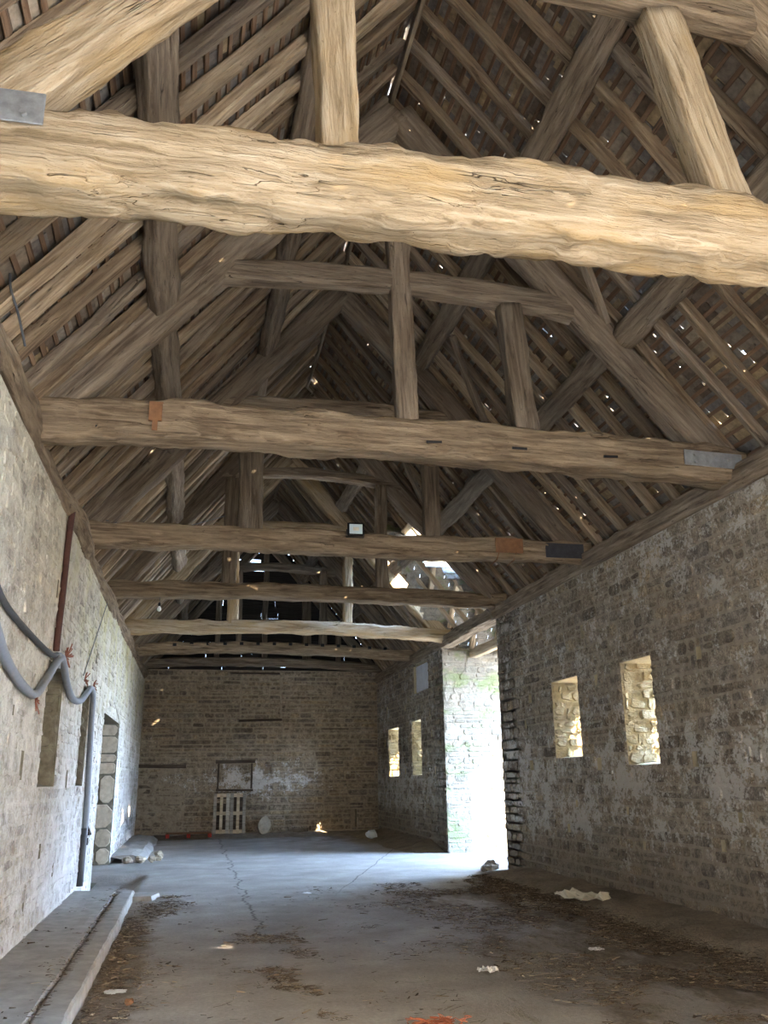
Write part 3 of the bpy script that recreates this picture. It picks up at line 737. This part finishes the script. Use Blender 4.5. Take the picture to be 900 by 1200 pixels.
# end frame against the gable
t = empty('gable_frame', (RX, 27.2, 4.85), 'timber frame standing on the far stone end wall under the boarded gable', 'timber frame')
kw = dict(parent=t, ploc=(RX, 27.2, 4.85))
timber('wall_beam', (XL - .1, 27.2, 4.94), (XR + .1, 27.2, 4.88), .3, .26, W_GREY, camber=.14, seg=30, rough=.02, **kw)
for x in (.55, 2.0, 3.3, 4.3): timber('post', (x, 27.25, 5.0), (x, 27.25, RZ - abs(x - RX) * 1.2 - .2), .14, .16 if x != 3.3 else .28, W_GREY, up=(1, 0, 0), **kw)
timber('principal_rafter', (XL + .1, 27.25, 4.95), (RX, 27.25, 9.0), .2, .26, W_GREY, up=(-1, 0, .86), **kw)
timber('principal_rafter', (XR - .1, 27.25, 4.85), (RX, 27.25, 9.0), .2, .26, W_GREY, up=(1, 0, .86), **kw)
# wall plates
o = timber('wall_plate', (XL - .09, 3.0, 4.62), (XL - .10, YB, 4.60), .32, .26, W_TRUSS, rough=.03, wave=.05, wane=.28, seg=80)
tag(o, 'rounded irregular timber wall plate along the top of the left wall', 'wall plate')
o = timber('wall_plate', (XR + .08, 3.0, 4.64), (XR + .08, YB, 4.60), .30, .27, W_GREY, rough=.018, wave=.02, wane=.12, seg=80)
tag(o, 'heavy timber wall plate along the top of the right wall, bridging the porch opening', 'wall plate')

# ------------------------------------------------------------------ porch roof timbers
for k, (x, z, lab) in enumerate(((6.35, 4.36, 'inner'), (7.1, 4.40, 'outer'))):
    tag(timber('lintel_beam', (x, P0 - .3, z), (x, P1 + .3, z), .22, .2, W_NEW, rough=.01), f'pale {lab} lintel beam spanning the porch behind the right wall plate', 'beam')
PR = 6.9; PY = (P0 + P1) / 2; PS = (PR - 4.5) / (PY - P0)
for k in range(6):
    x = 5.1 + .6 * k
    for sg, lab in ((-1, 'near'), (1, 'far')):
        # porch rafters die into the main slope
        y0 = PY + sg * (PY - P0 + .1); z0 = 4.45
        zmain = EZ + SR * (XR - x)
        a = Vector((x, y0, z0)); b_ = Vector((x, PY, PR))
        if zmain > PR: continue
        if zmain > z0:
            t_ = (zmain + .15 - z0) / (PR - z0); a = a.lerp(b_, min(t_, .9))
        tag(timber('porch_rafter', a, b_, .11, .1, W_NEW, up=(0, sg * PS, 1), rough=.008), f'sunlit rafter of the porch roof, {lab} slope', 'rafter', f'porch rafters on the {lab} slope')
tag(timber('porch_ridge', (4.2, PY, PR + .02), (PXO, PY, PR + .02), .06, .15, W_NEW), 'ridge piece of the sunlit porch roof', 'ridge board')
# header trimmed into the main slope over the gap
hx, hz_ = XR + .35 - PGS, EZ + SR * (PGS - .35)
tag(timber('trimmer_beam', (hx + .02, PG0 - .1, hz_ + .02), (hx + .02, PG1 + .1, hz_ + .02), .16, .16, W_NEW, up=(SR, 0, 1)), 'sunlit trimmer across the foot of the cut rafters above the porch opening', 'beam')
for k, y in enumerate((16.9, 17.9, 18.75)):
    tag(timber('stud', (XR + .1, y, 4.75), (hx + .06, y, hz_ - .05), .1, .1, W_NEW, up=(SR, 0, 1)), 'short sunlit stud below the trimmer in the porch roof gap', 'stud', 'studs below the porch trimmer')
# slates of the porch roof
mb = MB(); rng = random.Random(5); PW = PY - P0 + .25
def pslope(s, x, n): return (x, PY + sgn * (PW - s), 4.45 - .25 * PS + s * PS + n)
for sgn in (1, -1):
  s = 0
  while s < PW:
      x = 3.7
      while x < PXO + .2:
          w = rng.uniform(.18, .34)
          if 4.25 + s * PS > EZ + SR * (XR - x) - .75:
              kk = len(mb.V)
              for ss, nn in ((s, .2), (s + .2, .17)):
                  for xx in (x, x + w - .006):
                      for t_ in (0, .014): mb.V.append(pslope(ss, xx, nn + t_))
              for f in ((0, 2, 3, 1), (4, 5, 7, 6), (0, 4, 6, 2), (1, 3, 7, 5), (0, 1, 5, 4), (2, 6, 7, 3)): mb.F.append([kk + i for i in f]); mb.M.append(0)
          x += w
      s += .12
struct(mb.build('ceiling_porch', ST['porch'][0]))

# ------------------------------------------------------------------ lintels and panels on walls
tag(timber('timber_lintel', (-1.55, YB - .055, 1.99), (-.19, YB - .055, 1.985), .1, .1, W_BLACKOAK, rough=.005), 'dark timber lintel over a blocked doorway, left of the end wall', 'lintel')
f = empty('blocked_window_frame', (1.24, YB, 1.33), 'weathered wooden frame around the small blocked window above the standing pallet', 'window frame')
kw = dict(parent=f, ploc=(1.24, YB, 1.33))
timber('frame_head', (.66, YB - .04, 2.10), (1.82, YB - .04, 2.10), .1, .09, W_BLACKOAK, rough=.004, **kw)
timber('frame_jamb', (.75, YB - .045, 1.34), (.75, YB - .045, 2.06), .06, .05, W_BLACKOAK, up=(1, 0, 0), rough=.003, **kw)
timber('frame_jamb', (1.73, YB - .045, 1.34), (1.73, YB - .045, 2.06), .06, .05, W_BLACKOAK, up=(1, 0, 0), rough=.003, **kw)
timber('frame_sill', (.70, YB - .04, 1.30), (1.78, YB - .04, 1.30), .1, .06, W_BLACKOAK, rough=.004, **kw)
tag(timber('timber_lintel', (1.0, YB - .05, 4.72), (2.5, YB - .05, 4.72), .06, .05, W_BLACKOAK, rough=.004), 'thin timber strip over the tall blocked opening high in the end wall', 'lintel')
tag(timber('timber_lintel', (1.3, YB - .05, 3.30), (2.6, YB - .05, 3.32), .06, .06, W_BLACKOAK, rough=.004), 'thin timber sill under the tall blocked opening high in the end wall', 'lintel')
mb = MB(); mb.bevbox((XR + .06, 21.8, 4.04), (.03, 1.36, .66), .01)
tag(mb.build('window_board', M_PALE), 'pale blue-grey board filling the small square window high beyond the porch', 'board')

# ------------------------------------------------------------------ things
# floodlight on the third tie beam
fl = empty('floodlight', (2.09, 11.74, 4.86), 'small black LED floodlight mounted on the front of the third tie beam', 'floodlight')
m = MB(); m.bevbox((0, -.06, .1), (.235, .05, .19), .012); 
for k in range(6): m.box((-.08 + k * .032, -.025, .1), (.006, .03, .15))
m.build('housing', M_BLACK, fl)
m = MB(); m.bevbox((0, -.088, .1), (.185, .008, .14), .003); m.build('lamp_glass', M_GLASS, fl)
m = MB(); m.box((0, -.094, .1), (.085, .004, .05)); m.build('led_chip', M_PAPER, fl)
m = MB(); m.tube([(-.125, -.05, .1), (-.125, .0, .0), (.125, .0, .0), (.125, -.05, .1)], .008, 6); m.build('bracket', M_BLACK, fl)
# bulb under the fourth tie beam
bl = empty('hanging_bulb', (-.71, 15.62, 4.68), 'bare bulb hanging from a short flex under the left part of the fourth tie beam', 'light bulb')
m = MB(); m.tube([(0, 0, .0), (0, 0, -.09)], .006, 6); m.build('flex', M_CABLE, bl)
m = MB(); m.tube([(0, 0, -.09), (0, 0, -.15)], [.022, .024], 10); m.build('lamp_holder', M_BLACK, bl)
m = MB(); m.tube([(0, 0, -.15), (0, 0, -.165), (0, 0, -.19), (0, 0, -.215), (0, 0, -.235), (0, 0, -.245)], [.016, .024, .036, .038, .026, .005], 14); m.build('bulb', M_BULB, bl, smooth=True)
# services on the left wall
def wpt(y, z, d=.05): return (XL + d, y, z)
m = MB(); m.tube(smooth_path([wpt(6.6, 2.85), wpt(7.0, 2.68), wpt(7.44, 2.53), wpt(8.1, 2.42), wpt(8.85, 2.39), wpt(9.4, 2.58), wpt(9.95, 2.82), wpt(10.28, 2.92), wpt(10.5, 2.88), wpt(10.9, 2.7), wpt(11.5, 2.58), wpt(12.3, 2.62), wpt(13.0, 2.8), wpt(13.35, 2.88), wpt(13.62, 2.86), wpt(13.74, 2.7), wpt(13.8, 2.3), wpt(14.0, 1.6), wpt(14.1, 1.1), wpt(14.1, .85)], 6), .042, 10)
tag(m.build('conduit', M_HOSE, smooth=True), 'thick grey flexible conduit looped along the left wall and dropping to the floor', 'conduit')
m = MB(); m.tube([wpt(14.1, .95, .04), wpt(14.08, .5, .04), wpt(14.06, .17, .04)], .05, 8)
tag(m.build('drop_pipe', M_CABLE, smooth=True), 'dark lower length of pipe at the foot of the grey conduit', 'pipe')
m = MB(); m.tube([wpt(14.45, .98, .03), wpt(14.42, .84, .1)], .02, 8); m.box(wpt(14.44, .86, .06), (.06, .16, .05)); m.tube([wpt(14.38, .8, .06), wpt(14.38, .7, .06)], .02, 8)
tag(m.build('tap', M_BLACK), 'small black tap on the left wall beside the drop pipe', 'tap')
m = MB(); m.tube(smooth_path([wpt(6.6, 3.12, .03), wpt(7.23, 2.95, .03), wpt(8.4, 2.88, .04), wpt(9.6, 2.87, .04), wpt(10.1, 2.93, .03)], 6), .028, 8)
tag(m.build('cable', M_CABLE, smooth=True), 'dark grey cable slanting down the left wall to meet the conduit', 'cable')
m = MB(); m.tube(smooth_path([wpt(10.1, 4.62, .05), wpt(10.06, 4.2, .04), wpt(10.02, 3.6, .04), wpt(9.96, 3.2, .04), wpt(9.95, 2.95, .04)], 5), .036, 8)
tag(m.build('pipe', M_REDRUST, smooth=True), 'red-brown rusty pipe running up the left wall to the wall plate', 'pipe')
m = MB(); m.tube([wpt(10.12, 2.95, .05), wpt(10.1, 2.78, .05)], .03, 8); tag(m.build('pipe_coupling', M_HOSE), 'short grey coupling at the foot of the red-brown pipe', 'pipe fitting')
m = MB(); m.tube([wpt(15.5, 4.78, .02), wpt(12.55, 2.98, .03)], .007, 5); tag(m.build('wire', M_CABLE), 'thin straight wire slanting up the left wall to the plate', 'wire')
m = MB(); m.tube(smooth_path([(-1.50, 6.1, 5.2), (-1.47, 6.05, 5.05), (-1.42, 6.15, 4.9), (-1.38, 6.3, 4.72)], 5), .010, 6)
tag(m.build('cable', M_CABLE, smooth=True), 'thin black cable hanging by the left wall plate at the upper left edge', 'cable')
m = MB(); m.tube(smooth_path([(-1.3, 11.75, 4.95), (-.6, 13.2, 5.25), (.35, 15.5, 6.2)], 6), .008, 5); tag(m.build('wire', M_CABLE), 'slack wire crossing under the left slope above the third tie beam', 'wire')
def tuft(y, z, n, r, lab, seed, droop=0):
    rg = random.Random(seed); m = MB()
    for k in range(n):
        a = rg.uniform(0, 6.28); L = r * rg.uniform(.5, 1)
        p = [Vector(wpt(y, z, .06))]
        e = Vector((rg.uniform(.0, .06), math.cos(a) * L, (math.sin(a) * L * .7) if not droop else -abs(math.sin(a)) * L * 1.8))
        p.append(p[0] + e * .5 + Vector((0, 0, rg.uniform(-.02, .02)))); p.append(p[0] + e)
        m.tube(p, .007, 4)
    tag(m.build('twine_knot', M_TWINE), lab, 'twine')
tuft(10.55, 2.97, 22, .22, 'frayed red-brown twine tying the conduit at the top of the first slit window', 1)
tuft(8.85, 2.36, 9, .11, 'dangling twine tie at the lowest sag of the grey conduit', 2, 1)
tuft(12.5, 2.93, 12, .16, 'small frayed twine knot under the straight wire on the left wall', 3)
tuft(13.55, 2.95, 8, .13, 'small twine tie at the bend where the conduit turns down', 4)
# upright pallet against the end wall
pa = empty('pallet', (1.115, YB - .18, .1), 'weathered wooden pallet standing on end against the far wall', 'pallet')
pa.rotation_euler = (math.radians(-6), 0, 0)
def pp(name, mb, mat=W_NEW): return mb.build(name, mat, pa)
for x, w, mt in ((-.42, .09, W_PAL), (-.24, .085, W_NEW), (-.055, .10, W_PAL), (.06, .10, W_PAL), (.24, .085, W_NEW), (.42, .09, W_PAL)):
    m = MB(); m.bevbox((x, -.065, .56), (w, .02, 1.12), .004); pp('deck_board', m, mt)
for z in (.06, .56, 1.06):
    m = MB(); m.bevbox((0, -.04, z), (.9, .03, .1), .004); pp('bearer', m, W_NEW)
for z in (.06, .56, 1.06):
    for x in (-.4, 0, .4):
        m = MB(); m.bevbox((x, .015, z), (.1, .075, .1), .004); pp('block', m, W_PAL)
for x in (-.33, -.15, .0, .15, .33):
    m = MB(); m.bevbox((x, .065, .56), (.14, .02, 1.12), .004); pp('base_board', m, W_BLACKOAK)  # darkened boards: shade in the deck gaps put into their colour
# red pallet lying flat
pr = empty('pallet', (-.02, 26.75, .05), 'low red-painted pallet lying flat on the floor by the end wall', 'pallet')
for y in (-.22, 0, .22):
    m = MB(); m.bevbox((0, y, .125), (1.25, .15, .02), .004); m.build('deck_board', M_RUST, pr)
for x in (-.58, .0, .58):
    m = MB(); m.bevbox((x, 0, .06), (.1, .6, .1), .006); m.build('bearer', M_RED, pr)
# leaning slab
V = []; n = 14
for d in (-.04, .04):
    for k in range(n):
        a = 2 * math.pi * k / n; V.append((.17 * math.cos(a) * (1 + .1 * math.sin(2 * a + 1)), d, .27 + .26 * math.sin(a) * (1 + .05 * math.cos(3 * a))))
F = [list(range(n))[::-1], list(range(n, 2 * n))] + [[k, (k + 1) % n, n + (k + 1) % n, n + k] for k in range(n)]
o = link('stone_slab', mesh('stone_slab', V, F), M_SLAB); o.location = (2.08, YB - .3, .05); o.rotation_euler = (math.radians(-14), math.radians(12), .1)
tag(o, 'rounded flat stone slab leaning on the end wall right of the pallet', 'stone slab')
def scrap(name, x, y, z, w, d, mat, label, cat, seed, up=.04, rot=0):
    rg = random.Random(seed); n = 12; m = 9; V = []; F = []
    for side in (0, 1):
        for j in range(m):
            for i in range(n):
                u, v = i / (n - 1) - .5, j / (m - 1) - .5
                k = 1 + .25 * noise.noise(Vector((u * 3 + seed, v * 3, 0)))
                V.append((u * w * k, v * d * k, .008 + up * abs(noise.noise(Vector((u * 4, v * 4, seed)))) + up * .6 * abs(noise.noise(Vector((u * 11, v * 11, seed)))) - side * .004))
    N_ = n * m
    hole = set()
    for j in range(m - 1):
        for i in range(n - 1):
            u, v = i / (n - 1) - .5, j / (m - 1) - .5
            if math.hypot(u, v) + .12 * noise.noise(Vector((u * 6, v * 6, seed * 3.))) > .53: hole.add((i, j)); continue
            for s_ in (0, 1): 
                q = [j * n + i, j * n + i + 1, (j + 1) * n + i + 1, (j + 1) * n + i]; F.append([s_ * N_ + a for a in (q if s_ == 0 else q[::-1])])
    o = link(name, mesh(name, V, F), mat); o.location = (x, y, z); o.rotation_euler = (0, 0, rot); return tag(o, label, cat)
scrap('paper_sack', 4.88, 11.15, .10, .52, .85, M_PAPER, 'crumpled torn cream paper sack lying by the earth bank', 'paper sack', 3, .14, .3)
scrap('paper_sheet', 4.40, 11.35, .03, .5, .55, plain('grey_sheet', (.33, .31, .27)), 'flat grey sheet lying on the dirt left of the torn cream sack', 'sheet', 5, .02, .2)
scrap('white_scrap_or_sunspot', 2.50, 7.75, .03, .18, .16, M_WHITE, 'small crumpled white scrap on the soil in the foreground', 'scrap', 6, .05)
scrap('white_scrap_or_sunspot', 3.78, 8.40, .03, .13, .1, M_WHITE, 'tiny white scrap lying on the soil nearer the right wall', 'scrap', 7, .02)
scrap('white_scrap_or_sunspot', 1.71, 13.62, .01, .11, .16, M_WHITE, 'tiny white disc for a sun spot on the clean concrete in the middle of the barn', 'scrap', 8, .01)  # spot of sunlight drawn as a small white sheet
scrap('white_scrap_or_sunspot', -.51, 7.93, .01, .17, .15, M_WHITE, 'white disc standing in for a sun spot on the floor beside the left kerb litter', 'scrap', 9, .004)  # white sheet drawn in place of a sunlight spot from the roof
def rock(x, y, z, r, mat, label, cat, seed, grp=None):
    V = []; F = []; n, m = 9, 6
    for j in range(m + 1):
        t = math.pi * j / m
        for i in range(n):
            a = 2 * math.pi * i / n; p = Vector((math.sin(t) * math.cos(a), math.sin(t) * math.sin(a), math.cos(t) * .7))
            V.append(tuple(p * r * (1 + .5 * noise.noise(p * 1.6 + Vector((seed * 5, 0, 0))))))
    for j in range(m):
        for i in range(n): F.append([j * n + i, (j + 1) * n + i, (j + 1) * n + (i + 1) % n, j * n + (i + 1) % n])
    o = link('stone', mesh('stone', V, F), mat); o.location = (x, y, z + r * .5); o.rotation_euler = (0, 0, seed)
    tag(o, label, cat, grp)
rock(5.30, 16.0, .02, .13, M_SLAB, 'brown stone lying at the near corner of the porch opening', 'stone', 1)
rock(5.12, 15.75, .02, .09, M_SLAB, 'small stone in front of the corner stone by the porch opening', 'stone', 2)
rock(5.45, 16.3, .02, .09, M_SLAB, 'small stone inside the porch opening by the near jamb', 'stone', 3)
rock(-.38, 7.55, .0, .035, M_RUST, 'small dark lump beside the kerb litter in the left foreground', 'lump', 4)
rock(4.8, 24.6, .06, .16, M_PALE, 'pale loose stone on the earth beyond the porch', 'stone', 5)
for k, (x, y, r) in enumerate(((-.95, 19.6, .10), (-.72, 19.75, .09), (-1.2, 19.55, .10), (-.6, 20.1, .08), (-.62, 20.9, .10))):
    rock(x, y, .02, r, M_SLAB, 'rough stone at the broken near end of the ledge beyond the doorway', 'stone', 6 + k, 'stones at the broken ledge end')
# broken concrete piece at the end of the kerb
V = [(-.25, -.25, 0), (.2, -.3, 0), (.3, .1, 0), (.0, .3, 0), (-.25, .2, 0)]; V += [(a * .92, b * .92, .06) for a, b, c in V]
o = link('concrete_fragment', mesh('concrete_fragment', V, [[0, 1, 2, 3, 4][::-1], [5, 6, 7, 8, 9]] + [[k, (k + 1) % 5, 5 + (k + 1) % 5, 5 + k] for k in range(5)]), M_KERB)
o.location = (-.66, 13.75, .01); tag(o, 'flat broken piece of concrete at the far end of the grooved kerb', 'concrete piece')

# ------------------------------------------------------------------ litter
def litter(label, n, sampler, lmax=.14, seed=1, mat=M_LITTER, name='straw_litter'):
    rg = random.Random(seed); m = MB()
    for _ in range(n):
        p = sampler(rg)
        if p is None: continue
        x, y, base = p; L = rg.uniform(.02, lmax) * rg.uniform(.4, 1); a = rg.gauss(0, .9) ; w = rg.uniform(.0015, .0045) if rg.random() < .9 else rg.uniform(.006, .014)
        z = base + rg.uniform(.003, .028); d = Vector((math.cos(a), math.sin(a), rg.uniform(-.12, .12))) * L
        s_ = Vector((-math.sin(a), math.cos(a), rg.uniform(-.3, .3))) * w
        c = Vector((x, y, z)); k = len(m.V); up = Vector((0, 0, w * .8))
        m.V += [tuple(c - s_), tuple(c + s_), tuple(c + up), tuple(c + d - s_ * .5), tuple(c + d + s_ * .5), tuple(c + d + up * .5)]
        m.F += [[k, k + 1, k + 2], [k + 3, k + 5, k + 4], [k, k + 3, k + 4, k + 1], [k + 1, k + 4, k + 5, k + 2], [k + 2, k + 5, k + 3, k]]; m.M += [0] * 5
    tag(m.build(name, mat), label, 'litter', kind='stuff')
def clump(rg, x, y, f=1.3, thr=0.0, sd=0): return noise.noise(Vector((x * f + sd, y * f * .8, sd))) + .4 * noise.noise(Vector((x * f * 4, y * f * 3, sd))) > thr
def s_kerb(rg):
    y = rg.uniform(6.4, 13.9); x = -.70 + abs(rg.gauss(0, .22)) * (1.0 if y < 9 else .8)
    if y > 12: x += rg.uniform(0, .5)
    return (x, y, fz(x, y)) if clump(rg, x, y, 2, -.12, 3) or x < -.6 else None
litter('dark straw and twig litter gathered along the left kerb', 5200, s_kerb, .13, 1)
def s_mid(rg):
    y = rg.uniform(6.3, 11.2); x = .85 + rg.gauss(0, .2) - (y - 8) * .02
    return (x, y, fz(x, y)) if clump(rg, x, y, 2.2, .12, 8) else None
litter('dark straw litter in clumps over the crack in the middle of the floor', 4200, s_mid, .15, 2)
def s_right(rg):
    y = rg.uniform(5.8, 14.2); x = 4.9 - abs(rg.gauss(0, 1.25))
    if x < 1.3: return None
    thr = -.28 if x > 4.2 else (.0 if x > 2.6 else .14)
    return (x, y, fz(x, y) + .01) if clump(rg, x, y, 1.5, thr, 5) else None
litter('dark straw and twig litter spread over the soil on the right foreground', 30000, s_right, .15, 3)
def s_bank(rg):
    y = rg.uniform(5.5, 14.8); x = XR - .93 + rg.gauss(0, .1) + .09 * noise.noise(Vector((y * 1.3, 1.7, 5)))
    return (x, y, .03 + max(0, (x - (XR - .9))) * .25)
litter('dense dark litter along the toe of the right earth bank', 9000, s_bank, .10, 4)
def s_rand(rg):
    x = rg.uniform(-.6, 4.4); y = rg.uniform(6.2, 14); return (x, y, fz(x, y)) if rg.random() < .8 else None
litter('single stray twigs scattered over the foreground concrete', 420, s_rand, .13, 5)
def s_left(rg):
    x = rg.uniform(-1.5, -1.0) if rg.random() < .6 else rg.uniform(-.98, -.9); y = rg.uniform(6, 14); return (x, y, .135) if clump(rg, x, y, 2.5, .22, 2) or x > -.98 else None
litter('dark crumbs of litter lying on the left kerb ledge', 900, s_left, .08, 6)
m = MB(); rg = random.Random(9)
for k in range(38):
    p = Vector((1.68 + rg.gauss(0, .08), 6.36 + rg.gauss(0, .035), .03)); pts = [p]
    for j in range(4): pts.append(pts[-1] + Vector((rg.uniform(-.06, .06), rg.uniform(-.04, .04), rg.uniform(-.015, .02))))
    m.tube([Vector((q.x, q.y, max(.012, q.z))) for q in smooth_path(pts, 2)], .004, 4)
tag(m.build('baler_twine', M_ORANGE), 'tangle of orange baler twine at the bottom edge of the view', 'twine', kind='stuff')

# ------------------------------------------------------------------ camera
cam = bpy.data.cameras.new('camera'); co = bpy.data.objects.new('camera', cam); C.objects.link(co)
p, yw, rl = .2957, .2111, -.0127
fw = Vector((math.sin(yw) * math.cos(p), math.cos(yw) * math.cos(p), math.sin(p)))
rt = Vector((math.cos(yw), -math.sin(yw), 0)); up = rt.cross(fw)
r2 = rt * math.cos(rl) + up * math.sin(rl); u2 = -rt * math.sin(rl) + up * math.cos(rl)
co.matrix_world = Matrix.Translation((0, 0, 1.6)) @ Matrix((r2, u2, -fw)).transposed().to_4x4()
cam.sensor_fit = 'VERTICAL'; cam.sensor_height = 36; cam.lens = 36 * 1022 / 1200; cam.clip_start = .05; cam.clip_end = 300
bpy.context.scene.camera = co

# ------------------------------------------------------------------ light: sun and sky
sd = bpy.data.lights.new('sun', 'SUN'); sd.energy = 34; sd.angle = math.radians(.53); sd.color = (1, .83, .60)
so = bpy.data.objects.new('sun', sd); C.objects.link(so); so.rotation_euler = SUN.to_track_quat('Z', 'Y').to_euler()
w = bpy.data.worlds.new('sky'); w.use_nodes = True; bpy.context.scene.world = w
nt = w.node_tree; nt.nodes.clear()
out = nt.nodes.new('ShaderNodeOutputWorld'); bg = nt.nodes.new('ShaderNodeBackground')
tc = nt.nodes.new('ShaderNodeTexCoord').outputs['Generated']
d = sepz(nt, tc)
blue = ramp(nt, d[2], [(0., (.62, .78, 1.)), (.4, (.40, .62, 1.)), (1., (.30, .50, 1.))])
warm = ramp(nt, d[2], [(0., (1., .80, .56)), (.5, (1., .84, .66)), (1., (.6, .7, .95))])      # hazier, warmer sky to the south
nt.links.new(mixc(nt, ramp(nt, mth(nt, 'SUBTRACT', mth(nt, 'MULTIPLY', d[1], -1.), d[0]), [(-.3, 0.), (.2, 1.)]), blue, warm), bg.inputs[0])
nt.links.new(mth(nt, 'ADD', 5.5, mth(nt, 'MULTIPLY', ramp(nt, d[0], [(.3, 0.), (.9, 1.)]), 40.)), bg.inputs[1])
nt.links.new(bg.outputs[0], out.inputs[0])
sc = bpy.context.scene
sc.view_settings.view_transform = 'Standard'; sc.view_settings.look = 'None'; sc.view_settings.gamma = 1
sc.view_settings.use_curve_mapping = False; sc.view_settings.exposure = 1.72
sc.cycles.max_bounces = 12; sc.cycles.diffuse_bounces = 10
